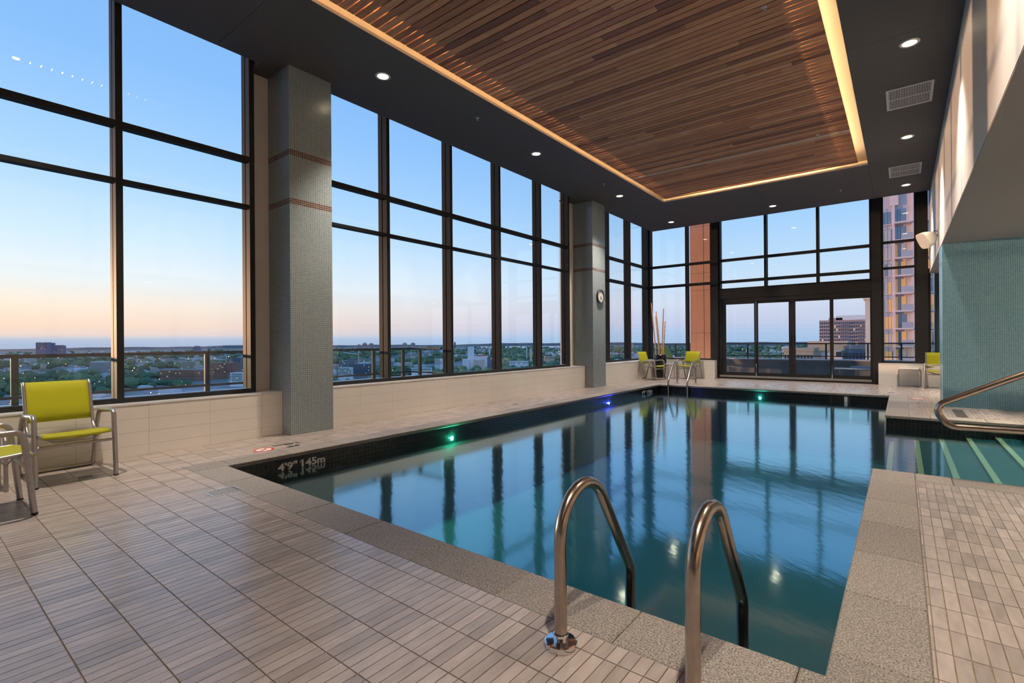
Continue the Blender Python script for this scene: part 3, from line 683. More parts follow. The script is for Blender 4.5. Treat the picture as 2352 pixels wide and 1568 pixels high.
# air grilles
def grille(x0, x1, y0, y1, label):
    t = thing('air_grille', label, 'vent', ((x0+x1)/2, (y0+y1)/2, ZC), group='ceiling air grilles'); w, h = (x1-x0)/2, (y1-y0)/2
    MB().box(-w, w, -h, -h+0.03, -0.008, 0).box(-w, w, h-0.03, h, -0.008, 0).box(-w, -w+0.03, -h+0.03, h-0.03, -0.008, 0).box(w-0.03, w, -h+0.03, h-0.03, -0.008, 0).obj('frame', 'vent_white', t)
    box('backing', 'vent_dark', t, -w+0.03, w-0.03, -h+0.03, h-0.03, -0.002, -0.0005)
    box('centre_bar', 'vent_white', t, -w+0.03, w-0.03, -0.008, 0.008, -0.008, -0.002)
    n = 26; me = MB().box(-0.0045, 0.0045, -h+0.03, h-0.03, -0.007, -0.0021).mesh('grille_slat')
    for k in range(n): link('slat', me, 'vent_white', t, (-w+0.03+(k+0.5)*(2*w-0.06)/n, 0, 0))
grille(-0.162, 0.367, 8.81, 9.58, 'nearer white louvred air grille in the dark ceiling'); grille(-0.20, 0.333, 12.765, 13.6, 'farther white louvred air grille in the dark ceiling')
def sprinkler(x, y, z, label):
    t = thing('sprinkler', label, 'sprinkler', (x, y, z), group='ceiling sprinkler heads')
    MB().lathe([(0.0, -0.004), (0.022, -0.004), (0.028, -0.0005)], seg=16).obj('escutcheon', 'trim_ring', t)
    MB().lathe([(0.006, -0.004), (0.006, -0.03), (0.016, -0.032), (0.016, -0.035), (0.0, -0.036)], seg=12).obj('head', 'chrome', t)
sprinkler(-5.213, 5.766, ZC, 'small sprinkler head in the dark ceiling over the left walkway'); sprinkler(-5.215, 9.956, ZC, 'small sprinkler head in the dark ceiling near the clock pillar')
sprinkler(-1.117, 13.974, ZC, 'small sprinkler head in the dark ceiling near the terrace doors'); sprinkler(-1.14, 5.86, SZ0, 'sprinkler head set in the timber slats, nearest'); sprinkler(-1.14, 10.1, SZ0, 'sprinkler head beside the pale slat of the timber panel')
# clock on the farther pillar
ck = thing('wall_clock', 'round white wall clock in black rim on the far pillar', 'clock', (XC, 11.275, 2.30))
MB().lathe([(0.0, 0.0), (0.172, 0.0), (0.175, 0.02), (0.172, 0.045), (0.158, 0.048), (0.155, 0.03)], axis='x', seg=36).obj('rim', 'black_plastic', ck)
MB().lathe([(0.0, 0.03), (0.156, 0.03)], axis='x', seg=36, smooth=False).obj('dial', 'white_plastic', ck)
MB().bar((0.034, 0, 0), (0.034, 0.055, -0.07), 0.008, 0.004).obj('hand', 'black_plastic', ck); MB().bar((0.036, 0, 0), (0.036, -0.01, -0.085), 0.010, 0.004).obj('hand', 'black_plastic', ck)
me = MB().box(0.0305, 0.033, -0.005, 0.005, 0.125, 0.148).mesh('hour_mark')
for k in range(12): link('hour_mark', me, 'black_plastic', ck, rot=(R(30*k), 0, 0))
# loudspeaker on the bulkhead
sp = thing('wall_speaker', 'cream wedge-shaped loudspeaker mounted on the white bulkhead', 'speaker', (XB, 12.35, 3.12))
def spk():
    c = Vector((-0.155, -0.30, -0.09)); d = Vector((-0.62, -0.48, -0.40)).normalized(); s = d.cross(Vector((0, 0, 1))).normalized(); u = s.cross(d)
    vs = []; prof = [(-0.12, 0.055, 0.075), (-0.09, 0.075, 0.10), (0.03, 0.115, 0.150), (0.10, 0.115, 0.155)]
    for (t, hs, hu) in prof:
        for k in range(16):
            a = 2*math.pi*k/16; ca, sa = math.cos(a), math.sin(a); e = 0.5
            vs.append(c+d*t+s*(hs*math.copysign(abs(ca)**e, ca))+u*(hu*math.copysign(abs(sa)**e, sa)))
    fs = [tuple(range(16))[::-1], tuple(range(48, 64))]
    for l in range(3):
        for k in range(16): j = (k+1) % 16; fs.append((l*16+k, l*16+j, l*16+16+j, l*16+16+k))
    MB().add(vs, fs).obj('cabinet', 'cream_plastic', sp)
    vs = []
    for (t, f) in ((0.101, 0.96), (0.106, 0.94)):
        for k in range(16):
            a = 2*math.pi*k/16; ca, sa = math.cos(a), math.sin(a); e = 0.5
            vs.append(c+d*t+s*(0.115*f*math.copysign(abs(ca)**e, ca))+u*(0.155*f*math.copysign(abs(sa)**e, sa)))
    fs = [tuple(range(16, 32))]+[(k, (k+1) % 16, 16+(k+1) % 16, 16+k) for k in range(16)]
    MB().add(vs, fs).obj('grille', 'white_plastic', sp)
    MB().tube(fillet([(0, 0, 0.0), (-0.05, -0.04, 0), (-0.10, -0.22, -0.05)], 0.03), 0.014, 8).obj('bracket', 'white_plastic', sp)
    MB().tube(fillet([(0, 0.0, 0.08), (-0.05, -0.06, 0.09), (-0.10, -0.2, 0.0)], 0.05), 0.006, 6).obj('cable', 'black_plastic', sp)
    MB().lathe([(0, 0), (0.03, 0), (0.03, -0.006), (0, -0.006)], axis='x', seg=12).obj('mount_plate', 'chrome', sp)
spk()

# ---- pool ladders and stair rail
def ladder(name, label, x0, x1, yb, yd, sgn):
    """x of both rails, deck foot y, pool drop y; sgn +1: pool lies towards +y"""
    t = thing(name, label, 'pool ladder', ((x0+x1)/2, yb, 0))
    rr = 0.0242
    for xx in (x0, x1):
        lx = xx-(x0+x1)/2; dy = yd-yb
        path = [(lx, 0, 0.0), (lx, 0.003*sgn, 0.40), (lx, 0.03*sgn, 0.64), (lx, 0.285*sgn, 0.60), (lx, dy, 0.075), (lx, dy, -1.0)]
        path = [(lx, 0, 0.0), (lx, 0, 0.36)]+[(lx, sgn*(0.18-0.18*math.cos(a)) , 0.40+0.18*math.sin(a)) for a in [R(q) for q in range(0, 156, 12)]]
        last = path[-1]; path += [(lx, dy-0.02*sgn, 0.12)]
        path = path[:-1]+fillet([last, (lx, dy, 0.085), (lx, dy, -1.05)], 0.12)[1:]
        ra = MB().tube(path, rr, 18).obj('rail', 'steel', t)
        o = MB().lathe([(0.0255, 0.052), (0.029, 0.050), (0.029, 0.026), (0.057, 0.024), (0.062, 0.022), (0.062, 0.001), (0.0, 0.0008)], seg=40, smooth=False).obj('escutcheon', 'chrome', ra); o.location = (lx, 0, 0)
    for zt in (-0.36, -0.62, -0.88):
        w = (x1-x0)/2; o = MB().box(-w+0.01, w-0.01, dy-0.03, dy+0.045, zt-0.015, zt+0.015).obj('tread', 'steel', t)
    return t
ladder('pool_ladder', 'large brushed steel pool ladder rails in the foreground', -1.03, -0.53, 1.592, 2.205, 1)
ladder('pool_ladder', 'distant steel pool ladder in front of the far lime chair', -4.82, -4.325, 13.35, 12.69, -1)
hr = thing('stair_handrail', 'curved steel handrail over the pool stairs at the right edge', 'handrail', (0.75, 5.36, 0))
hp = fillet([(0.80, 0, 0.462), (-0.455, 0, 0.447), (-0.56, 0, 0.60), (-0.16, 0, 0.816), (0.02, 0, 0.91), (0.75, 0, 1.23), (0.80, 0, 0.0)], [0.10, 0.13, 0.3, 0.3, 0.12], 10)
MB().tube(hp, 0.025, 18).obj('rail', 'steel', hr)
o = MB().lathe([(0.028, 0.05), (0.033, 0.03), (0.06, 0.026), (0.06, 0.001), (0, 0.001)], seg=28).obj('escutcheon', 'chrome', hr); o.location = (0.80, 0, 0)
# underwater lights
def poollight(loc, nrm, col, label, pw):
    t = thing('pool_light', label, 'pool light', loc, group='underwater wall lights')
    ax = 'x' if nrm[0] else 'y'; s = nrm[0] or nrm[1]
    MB().lathe([(0.0, 0.006*s), (0.018, 0.006*s)], axis=ax, seg=20, smooth=False).obj('lens', 'pl_'+col, t)
    MB().lathe([(0.018, 0.004*s), (0.020, 0.009*s), (0.034, 0.007*s), (0.036, 0.003*s)], axis=ax, seg=20).obj('bezel', 'white_plastic', t)
    ld = bpy.data.lights.new('pool_lamp', 'POINT'); ld.energy = pw; ld.color = PLC[col]; ld.shadow_soft_size = 0.012
    lo = bpy.data.objects.new('lamp', ld); COL.objects.link(lo); lo.parent = t; lo.location = (0.03*nrm[0], 0.03*nrm[1], -0.0)
PLC = {'green': (0.05, 1.0, 0.45), 'blue': (0.04, 0.06, 1.0), 'cyan': (0.08, 1.0, 0.75)}
for k, c in PLC.items(): emat('pl_'+k, tuple(0.35+0.65*v for v in c), 30.0)
poollight((PX0-T+0.003, 5.022, -0.215), (1, 0), 'green', 'green underwater light on the left pool wall', 20.0)
poollight((PX0-T+0.003, 9.865, -0.208), (1, 0), 'blue', 'deep blue underwater light on the left pool wall', 45.0)
poollight((-2.64, PY1+T-0.003, -0.205), (0, -1), 'cyan', 'turquoise underwater light on the far pool wall', 14.0)

# ---- floor drains and signs
def drain(x0, x1, y0, y1, label, dark=False):
    t = thing('floor_drain', label, 'floor drain', ((x0+x1)/2, (y0+y1)/2, 0.0), group='floor drains'); w, h = (x1-x0)/2, (y1-y0)/2
    m = MB().box(-w, w, -h, -h+0.012, 0.0, 0.003).box(-w, w, h-0.012, h, 0.0, 0.003).box(-w, -w+0.012, -h+0.012, h-0.012, 0.0, 0.003).box(w-0.012, w, -h+0.012, h-0.012, 0.0, 0.003)
    m.obj('frame', 'alu_frame' if dark else 'track_silver', t)
    box('pan', 'vent_dark' if dark else 'vent_white', t, -w+0.012, w-0.012, -h+0.012, h-0.012, 0.0002, 0.0008)
    n = max(4, int(h*2/0.016)); g = MB()
    for i in range(n):
        yy = -h+0.016+(i+0.5)*(2*h-0.032)/n
        nx = max(3, int(w*2/0.03))
        for j in range(nx):
            xx = -w+0.016+(j+0.5+(0.25 if i % 2 else -0.25))*(2*w-0.032)/nx
            g.box(xx-0.010, xx+0.010, yy-0.0035, yy+0.0035, 0.0008, 0.0028)
    g.obj('grating', 'alu_frame' if dark else 'rail_slot', t)
drain(-4.305, -4.103, 1.529, 1.757, 'bright perforated metal drain cover against the near coping corner')
drain(-5.70, -5.585, 1.01, 1.135, 'dark square floor drain under the lime chair on the left', True)
drain(-5.72, -5.61, 7.19, 7.31, 'small dark drain halfway along the left walkway', True)
drain(-0.25, -0.13, 13.45, 13.57, 'small drain near the far right coping corner', True)
drain(0.62, 0.765, 9.80, 10.82, 'long dark slot drain beside the teal mosaic wall', True)
drain(-5.87, -5.77, 13.62, 13.74, 'small drain beside the far left lime chair', True)
def depth_sign(x, y, label, rot=0):
    t = thing('depth_sign', label, 'floor sign', (x, y, 0.0), rot)
    MB().lathe([(0.078, 0.0012), (0.105, 0.0012), (0.105, 0.0)], seg=36, smooth=False).obj('red_ring', 'sign_red', t)
    MB().lathe([(0.0, 0.001), (0.078, 0.001)], seg=36, smooth=False).obj('white_disc', 'sign_white', t)
    MB().bar((-0.055, 0.055, 0.0016), (0.055, -0.055, 0.0016), 0.016, 0.0008).obj('red_bar', 'sign_red', t)
    MB().bar((-0.045, -0.03, 0.0013), (0.02, 0.005, 0.0013), 0.012, 0.0006).bar((0.02, 0.005, 0.0013), (0.05, 0.04, 0.0013), 0.010, 0.0006).bar((-0.005, 0.0, 0.0013), (0.0, 0.04, 0.0013), 0.008, 0.0006).lathe([(0, 0.0015), (0.012, 0.0015)], c=(-0.055, -0.04, 0), seg=10, smooth=False).obj('diver_mark', 'sign_black', t)
    return t
ds = depth_sign(-5.50, 2.555, 'red no-diving disc and black depth numbers on the deck by the near pillar')
for (txt, lx, ly, w) in (("4'9\"", 0.03, 0.385, 0.175), ('145m', -0.125, 0.432, 0.28)):
    link('depth_lettering', flag_one(fit_text(text_mesh(txt, 0.1), w, 0.085), 0.085) if txt[0] == '1' else fit_text(text_mesh(txt, 0.1), w, 0.085), 'sign_black', ds, (lx, ly, 0.0006), (0, 0, R(-90)))
ds2 = depth_sign(0.23, 12.45, 'faint red no-diving disc with depth numbers near the right mosaic wall', R(90))
for (txt, lx, ly, w) in (("4'9\"", -0.9, 0.12, 0.2), ('145m', -0.9, -0.12, 0.26)):
    link('depth_lettering', fit_text(text_mesh(txt, 0.1), w, 0.1), 'sign_black', ds2, (lx, ly, 0.0006), (0, 0, R(-90)))

# ---- lime sling chairs (front towards local +x, width along y, origin on the floor between the front feet)
def make_chair(label, sl='sling_lime'):
    t = thing('sling_chair', label, 'chair', (0, 0, 0), group='lime sling armchairs'); hw = 0.262; rt = 0.0185
    for s in (-1, 1):
        yv = s*hw
        arm = fillet([(0.0, yv, 0.0), (-0.055, yv, 0.575), (-0.16, yv, 0.572), (-0.47, yv, 0.545), (-0.56, yv, 0.40), (-0.67, yv, 0.02)], [0.09, 0.3, 0.10, 0.2], 8)
        sf = MB().tube(arm, rt, 12).obj('side_frame', 'alu_frame', t)
        MB().tube(fillet([(0.0, s*(hw-0.034), 0.405), (-0.05, s*(hw-0.034), 0.418), (-0.47, s*(hw-0.034), 0.375), (-0.535, s*(hw-0.034), 0.44), (-0.64, s*(hw-0.034), 0.80), (-0.665, s*(hw-0.034), 0.825)], [0.05, 0.1, 0.06, 0.05], 6), 0.0135, 10).obj('sling_rail', 'alu_frame', t)
        MB().lathe([(0, -0.004), (0.0195, -0.004), (0.0195, 0.010), (0, 0.010)], c=(0, yv, 0.004), seg=12).obj('foot_cap', 'black_plastic', sf)
    MB().tube(fillet([(-0.655, -hw, 0.09), (-0.67, -hw, 0.0165), (-0.67, hw, 0.0165), (-0.655, hw, 0.09)], 0.075, 8), rt, 12).obj('rear_runner', 'alu_frame', t)
    MB().tube([(-0.03, -hw, 0.322), (-0.03, hw, 0.322)], 0.0125, 10).obj('front_stretcher', 'alu_frame', t)
    MB().tube([(-0.25, (-hw+0.034)+(2*hw-0.068)*k/12, 0.385-0.055*math.sin(math.pi*k/12)) for k in range(13)], 0.012, 8).obj('seat_bow', 'alu_frame', t)
    MB().tube(fillet([(-0.10, -hw+0.034, 0.40), (-0.12, -0.12, 0.335), (-0.12, 0.12, 0.335), (-0.10, hw-0.034, 0.40)], 0.03), 0.006, 6).obj('seat_brace', 'alu_frame', t)
    def cloth(name, prof, sag, mat):
        m = MB(); n = 12; L = len(prof); vs = []; fs = []; w = hw-0.036
        for k in range(n+1):
            f = k/n; dip = sag*math.sin(math.pi*f)
            for (x, z, nx, nz) in prof: vs.append((x+nx*dip, -w+2*w*f, z+nz*dip))
        for k in range(n):
            for i in range(L-1): fs.append((k*L+i, k*L+i+1, (k+1)*L+i+1, (k+1)*L+i))
        m.add(vs, fs, True); o = m.obj(name, mat, t)
        md = o.modifiers.new('thickness', 'SOLIDIFY'); md.thickness = 0.003; return o
    seat = [(0.012, 0.392, 0, -1), (0.004, 0.412, 0, -1), (-0.05, 0.425, 0, -1), (-0.16, 0.414, 0, -1), (-0.30, 0.398, 0, -1), (-0.44, 0.382, 0, -1)]
    cloth('seat', seat, 0.007, sl)
    back = [(-0.542, 0.475, -1, 0), (-0.565, 0.545, -1, 0), (-0.592, 0.64, -1, 0), (-0.62, 0.735, -1, 0), (-0.645, 0.805, -1, 0), (-0.672, 0.826, -1, 0)]
    cloth('backrest', back, 0.012, sl)
    return t
ch = make_chair('lime sling armchair fully in view against the left white wall')
ch.location = (-5.50, 1.0, 0); ch.rotation_euler = (0, 0, R(2))
dup(ch, (-4.955, 0.62, 0), R(91), 'pale lime sling armchair cut off by the left picture edge')
dup(ch, (-5.64, 14.27, 0), R(-9), 'far lime armchair turned sideways left of the bamboo planter')
dup(ch, (-5.13, 14.90, 0), R(-92), 'far lime armchair facing the pool behind the distant ladder')
dup(ch, (0.68, 15.10, 0), R(-90), 'lime armchair half hidden by the teal mosaic wall')
# ---- side tables
def make_table(label, w=0.42, d=0.42, h=0.44):
    t = thing('side_table', label, 'table', group='tube-frame side tables')
    for s in (-1, 1):
        MB().tube(fillet([(-w/2, s*d/2, 0), (-w/2, s*d/2, h-0.012), (w/2, s*d/2, h-0.012), (w/2, s*d/2, 0)], 0.07, 8), 0.0145, 12).obj('leg_frame', 'alu_frame', t)
    m = MB().lathe([(0, h-0.006), (0.001, h-0.006)], seg=4)
    MB().box(-w/2+0.03, w/2-0.03, -d/2-0.012, d/2+0.012, h-0.010, h+0.004).obj('table_top', 'table_top', t)
    MB().bar((-w/2+0.01, -d/2, h-0.10), (-w/2+0.01, d/2, h-0.10), 0.018).obj('cross_bar', 'alu_frame', t)
    return t
tb = make_table('silver side table at the left edge between two lime chairs'); tb.location = (-5.80, 0.37, 0); tb.rotation_euler = (0, 0, 0)
t2 = dup(tb, (-5.60, 15.0, 0), 0, 'white topped side table between the two far lime chairs'); t2.scale = (0.82, 0.9, 1.0)
dup(tb, (0.13, 15.44, 0), R(-3), 'side table with pale frame under the right-hand window')
# ---- planter with bamboo poles
pl = thing('planter', 'tall glossy black planter in the far corner', 'planter', (-6.03, 15.20, 0))
MB().lathe([(0.0, 0.002), (0.165, 0.002), (0.175, 0.02), (0.203, 0.64), (0.207, 0.715), (0.19, 0.715), (0.185, 0.62), (0.0, 0.62)], seg=40).obj('pot', 'planter_black', pl)
for zz_ in (0.66, 0.60): MB().lathe([(0.204, zz_-0.008), (0.211, zz_), (0.204, zz_+0.008)], seg=40).obj('rim_ring', 'planter_black', pl)
MB().lathe([(0, 0.625), (0.185, 0.625)], seg=24, smooth=False).obj('soil', 'backing_dark', pl)
for k, (bx, by, bz, tx, tz, ty) in enumerate(((-6.13, 15.15, 0.63, -6.265, 2.37, 15.10), (-6.085, 15.29, 0.63, -6.215, 1.955, 15.32), (-6.01, 15.20, 0.63, -6.155, 2.095, 15.21), (-5.945, 15.12, 0.63, -5.86, 2.165, 15.08), (-5.965, 15.29, 0.63, -5.915, 1.77, 15.34))):
    t = thing('bamboo_pole', ['tallest bamboo pole, leftmost in the black planter', 'thin short bamboo pole second from the left in the planter', 'bamboo pole leaning left in the middle of the planter', 'tall bamboo pole leaning right in the planter', 'short upright bamboo pole at the right in the planter'][k], 'bamboo pole', (bx, by, bz), group='bamboo poles')
    a = Vector((0, 0, 0)); b = Vector((tx-bx, ty-by, tz-bz)); cn = MB().tube([a, b], [0.019, 0.016], 10).obj('cane', 'bamboo', t)
    for j in range(1, 7):
        f = j/7+random.uniform(-0.03, 0.03); c = a.lerp(b, f); dd = (b-a).normalized()
        MB().tube([c-dd*0.006, c+dd*0.006], 0.0205-0.003*f, 10).obj('node_ring', 'bamboo_node', cn)

# ================================================================== OUTSIDE
P('terrace_stone', (0.42, 0.42, 0.43), 0.8, noise=0.1, nscale=4)
P('cap_metal', (0.84, 0.85, 0.86), 0.45, noise=0.05, nscale=3)
P('parapet_grey', (0.27, 0.30, 0.30), 0.8, noise=0.1, nscale=5)
P('rail_metal', (0.055, 0.06, 0.06), 0.5, spec=0.25, noise=0.08)
P('terracotta', (0.85, 0.44, 0.29), 0.7, noise=0.05, nscale=3)
P('panel_joint', (0.09, 0.05, 0.04), 0.9, noise=0.1)
# left roof ledge and glass railing
XR, ZR = -7.6, 1.063
lg = tag(MB().box(-7.46, -6.58, -8, 6.6, 0.36, 0.44).box(-7.80, -7.46, -8, 6.6, -1.5, 0.50).obj('trim_ledge', 'cap_metal'), 'pale roof ledge outside the left windows', 'ledge', kind='structure')
box('return_cap', 'cap_metal', lg, -7.46, -6.72, 6.28, 6.56, 0.44, 0.50)
def railing(name, label, pts, posts, z0, z1, group):
    t = thing(name, label, 'railing', (pts[0][0], pts[0][1], z0)); o = Vector((pts[0][0], pts[0][1], z0)); H = z1-z0
    L = [Vector((p[0], p[1], z0))-o for p in pts]
    for a, b in zip(L, L[1:]):
        up = Vector((0, 0, 1))
        MB().bar(a+up*(H-0.02), b+up*(H-0.02), 0.05, 0.04).obj('top_rail', 'rail_metal', t)
        MB().bar(a+up*0.09, b+up*0.09, 0.03, 0.03).obj('bottom_rail', 'rail_metal', t)
        ln = (b-a).length; n = max(1, round(ln/1.6)); d = (b-a).normalized()
        for k in range(n):
            MB().bar(a+d*(ln*k/n+0.03)+up*(0.105+(H-0.145)/2), a+d*(ln*(k+1)/n-0.03)+up*(0.105+(H-0.145)/2), 0.010, H-0.145).obj('glass_panel', 'rail_glass', t)
    for p in posts:
        q = Vector((p[0], p[1], z0))-o; MB().box(q.x-0.022, q.x+0.022, q.y-0.03, q.y+0.03, -0.0, H-0.03).obj('post', 'rail_metal', t)
railing('glass_railing', 'glass balustrade on the ledge outside the left windows', [(XR, -7.0), (XR, 6.41), (-6.75, 6.41)], [(XR, y) for y in (-4.8, -2.9, -1.0, 0.86, 2.76, 5.52, 6.2)]+[(-7.35, 6.41)], 0.50, ZR, None)
# far terrace
YT = 18.5
ter = tag(MB().box(-7.9, 12, 16.1, YT+0.25, -0.35, -0.06).obj('floor_terrace', 'terrace_stone'), 'open roof terrace floor beyond the sliding doors', 'terrace', kind='structure')
pw = tag(MB().box(-7.9, 12, YT-0.10, YT+0.18, -0.06, 0.50).obj('wall_terrace', 'parapet_grey'), 'low grey terrace parapet with pale metal cap', 'wall', kind='structure')
box('parapet_cap', 'cap_metal', pw, -7.9, 12, YT-0.14, YT+0.22, 0.50, 0.535)
railing('glass_railing', 'glass balustrade along the far terrace parapet', [(-7.85, YT), (11.9, YT)], [(x, YT) for x in (-6.73, -4.2, -1.90, -0.82, -0.02, 2.3, 4.6)], 0.535, 1.055, None)
# terracotta-clad column outside the corner window
tcx0, tcx1, tcy = -5.67, -4.90, 17.0
tco = tag(box('clad_column', 'panel_joint', None, tcx0+0.01, tcx1-0.01, tcy+0.01, tcy+0.5, -0.06, 6.5), 'orange clad column outside the corner window', 'column', kind='structure')
zc_ = [-0.06, 1.41, 2.85, 3.43, 5.0, 6.5]
for z0, z1 in zip(zc_, zc_[1:]):
    for a, b in ((tcx0, -5.218), (-5.203, tcx1)):
        box('cladding_panel', 'terracotta', tco, a, b, tcy, tcy+0.012, z0+0.004, z1-0.004)
    box('cladding_panel', 'terracotta', tco, tcx0, tcx0+0.012, tcy+0.013, tcy+0.5, z0+0.004, z1-0.004); box('cladding_panel', 'terracotta', tco, tcx1-0.012, tcx1, tcy+0.013, tcy+0.5, z0+0.004, z1-0.004)
# sun loungers on the terrace (head towards local +x)
def lounger(label, loc, rz, ang, mat='sling_green'):
    t = thing('sun_lounger', label, 'sun lounger', loc, rz, 'terrace sun loungers'); hw = 0.32; zs = 0.40
    bx, bz = 0.75*math.cos(ang), 0.75*math.sin(ang)
    for s in (-1, 1):
        MB().tube([(-0.75, s*hw, zs), (0.45, s*hw, zs)], 0.018, 10).obj('seat_rail', 'alu_frame', t)
        MB().tube([(0.45, s*(hw-0.03), zs+0.005), (0.45+bx, s*(hw-0.03), zs+bz+0.005)], 0.017, 10).obj('back_rail', 'alu_frame', t)
        MB().tube(fillet([(-0.62, s*hw, zs), (-0.56, s*hw, 0.015), (-0.30, s*hw, 0.015), (-0.22, s*hw, zs)], 0.08), 0.016, 10).obj('leg_loop', 'alu_frame', t)
        MB().tube(fillet([(0.30, s*hw, zs), (0.36, s*hw, 0.015), (0.66, s*hw, 0.015), (0.72, s*hw, zs-0.03)], 0.08), 0.016, 10).obj('leg_loop', 'alu_frame', t)
    MB().tube([(-0.75, -hw, zs), (-0.75, hw, zs)], 0.018, 10).obj('end_bar', 'alu_frame', t); MB().tube([(0.45+bx, -hw+0.03, zs+bz), (0.45+bx, hw-0.03, zs+bz)], 0.017, 10).obj('head_bar', 'alu_frame', t)
    MB().box(-0.74, 0.44, -hw+0.018, hw-0.018, zs-0.002, zs+0.002).obj('seat_sling', mat, t)
    d = Vector((math.cos(ang), 0, math.sin(ang))); MB().obox(Vector((0.45, 0, zs))+d*0.39, d, Vector((0, 1, 0)), d.cross(Vector((0, 1, 0))), 0.36, hw-0.05, 0.002).obj('back_sling', mat, t)
lounger('raised green sun lounger outside behind the bamboo', (-6.47, 17.15, -0.06), R(180), R(58)); lounger('raised green sun lounger outside, right of the bamboo', (-6.17, 17.95, -0.06), R(180), R(58))
lounger('flat sun lounger outside the right door panel', (-0.75, 16.65, -0.06), R(0), R(0), 'table_top'); lounger('flat sun lounger behind the other flat one by the parapet', (-0.45, 17.75, -0.06), R(0), R(0), 'table_top')
lounger('raised sun lounger outside the narrow right-hand window', (1.25, 17.25, -0.06), R(180), R(52), 'table_top')

# ---- the town: ground, lake, ridge
GZ = -70.0
def plainmat(name, stops, rough=0.85, island=False, scale=0.004):
    m, nt, b = newmat(name)
    ge = N(nt, 'ShaderNodeNewGeometry'); r = ramp(nt, stops)
    if island == 'obj':
        oi = N(nt, 'ShaderNodeObjectInfo'); nt.links.new(oi.outputs['Random'], r.inputs[0])
    elif island: nt.links.new(ge.outputs['Random Per Island'], r.inputs[0])
    else:
        n = N(nt, 'ShaderNodeTexNoise'); n.inputs['Scale'].default_value = scale; n.inputs['Detail'].default_value = 8; nt.links.new(ge.outputs['Position'], n.inputs['Vector']); nt.links.new(n.outputs['Fac'], r.inputs[0])
    nt.links.new(r.outputs[0], b.inputs['Base Color']); b.inputs['Roughness'].default_value = rough; b.inputs['Specular IOR Level'].default_value = 0.15
plainmat('town_ground', [(0.35, (0.076, 0.128, 0.102)), (0.47, (0.128, 0.187, 0.145)), (0.56, (0.255, 0.264, 0.272)), (0.68, (0.374, 0.357, 0.357))], scale=0.006)  # ground, tree and house colours are lightened in place of distance haze
TREES = [(0.0, (0.060, 0.128, 0.085)), (0.5, (0.111, 0.204, 0.119)), (1.0, (0.204, 0.289, 0.145))]
plainmat('tree_far', TREES, island=True); plainmat('tree_near', TREES, island='obj')
HOUSES = [(0.0, (0.510, 0.544, 0.612)), (0.25, (0.800, 0.800, 0.800)), (0.45, (0.408, 0.255, 0.221)), (0.6, (0.800, 0.800, 0.800)), (0.8, (0.340, 0.374, 0.442)), (1.0, (0.714, 0.578, 0.510))]
plainmat('house_far', HOUSES, island=True); plainmat('house_near', HOUSES, island='obj')
P('lake_water', (0.16, 0.30, 0.42), 0.2, noise=0.1, nscale=0.001)
P('ridge_green', (0.05, 0.085, 0.10), 0.9, noise=0.3, nscale=0.003)  # blue mixed into the ridge colour stands in for haze
g = MB(); n = 64; rs = [40, 400, 1500, 5000, 14000]; vs = []; fs = []
for r_ in rs:
    for k in range(n): vs.append((r_*math.cos(2*math.pi*k/n), r_*math.sin(2*math.pi*k/n), GZ))
for i in range(len(rs)-1):
    for k in range(n): fs.append((i*n+k, (i+1)*n+k, (i+1)*n+(k+1) % n, i*n+(k+1) % n))
tag(g.add(vs, fs).obj('floor_town', 'town_ground'), 'flat city ground far below the windows', 'ground', kind='structure')
def polar(th, r_): return Vector((math.sin(th)*r_, math.cos(th)*r_, GZ))     # th from +y towards +x
lk = MB(); a0, a1 = R(-42), R(-28); vs = []; fs = []
for k in range(13):
    th = a0+(a1-a0)*k/12
    for r_ in (5600+250*math.sin(k*1.3), 7600): p = polar(th, r_); vs.append((p.x, p.y, GZ+0.6))
for k in range(12): fs.append((2*k, 2*k+1, 2*k+3, 2*k+2))
tag(lk.add(vs, fs).obj('lake', 'lake_water'), 'thin strip of blue lake near the horizon', 'lake', kind='structure')
rd = MB(); vs = []; fs = []; K = 140
for k in range(K+1):
    th = R(-105)+R(135)*k/K; h = 26+13*math.sin(k*0.19)+9*math.sin(k*0.47+1)+4*math.sin(k*1.7)
    for (r_, zz2) in ((9000, 0), (9800, h), (12000, h*1.05), (12500, 0)): p = polar(th, r_); vs.append((p.x, p.y, GZ+zz2))
for k in range(K):
    for i in range(3): fs.append((4*k+i, 4*k+i+1, 4*k+5+i, 4*k+4+i))
tag(rd.add(vs, fs).obj('ridge', 'ridge_green'), 'low blue-green wooded ridge along the horizon', 'hills', kind='structure')
# ---- trees and houses
def ico(jit, sub=1):
    t_ = (1+5**0.5)/2; v = [Vector(p).normalized() for p in ((-1,t_,0),(1,t_,0),(-1,-t_,0),(1,-t_,0),(0,-1,t_),(0,1,t_),(0,-1,-t_),(0,1,-t_),(t_,0,-1),(t_,0,1),(-t_,0,-1),(-t_,0,1))]
    f = [(0,11,5),(0,5,1),(0,1,7),(0,7,10),(0,10,11),(1,5,9),(5,11,4),(11,10,2),(10,7,6),(7,1,8),(3,9,4),(3,4,2),(3,2,6),(3,6,8),(3,8,9),(4,9,5),(2,4,11),(6,2,10),(8,6,7),(9,8,1)]
    for _ in range(sub-1):
        cache = {}; nf = []
        def mid(a, b):
            k = (min(a,b), max(a,b))
            if k not in cache: v.append((v[a]+v[b]).normalized()); cache[k] = len(v)-1
            return cache[k]
        for (a, b, c) in f:
            x, y2, z2 = mid(a,b), mid(b,c), mid(c,a); nf += [(a,x,z2),(b,y2,x),(c,z2,y2),(x,y2,z2)]
        f = nf
    return [p*(1+random.uniform(-jit, jit)) for p in v], f
crowns = []
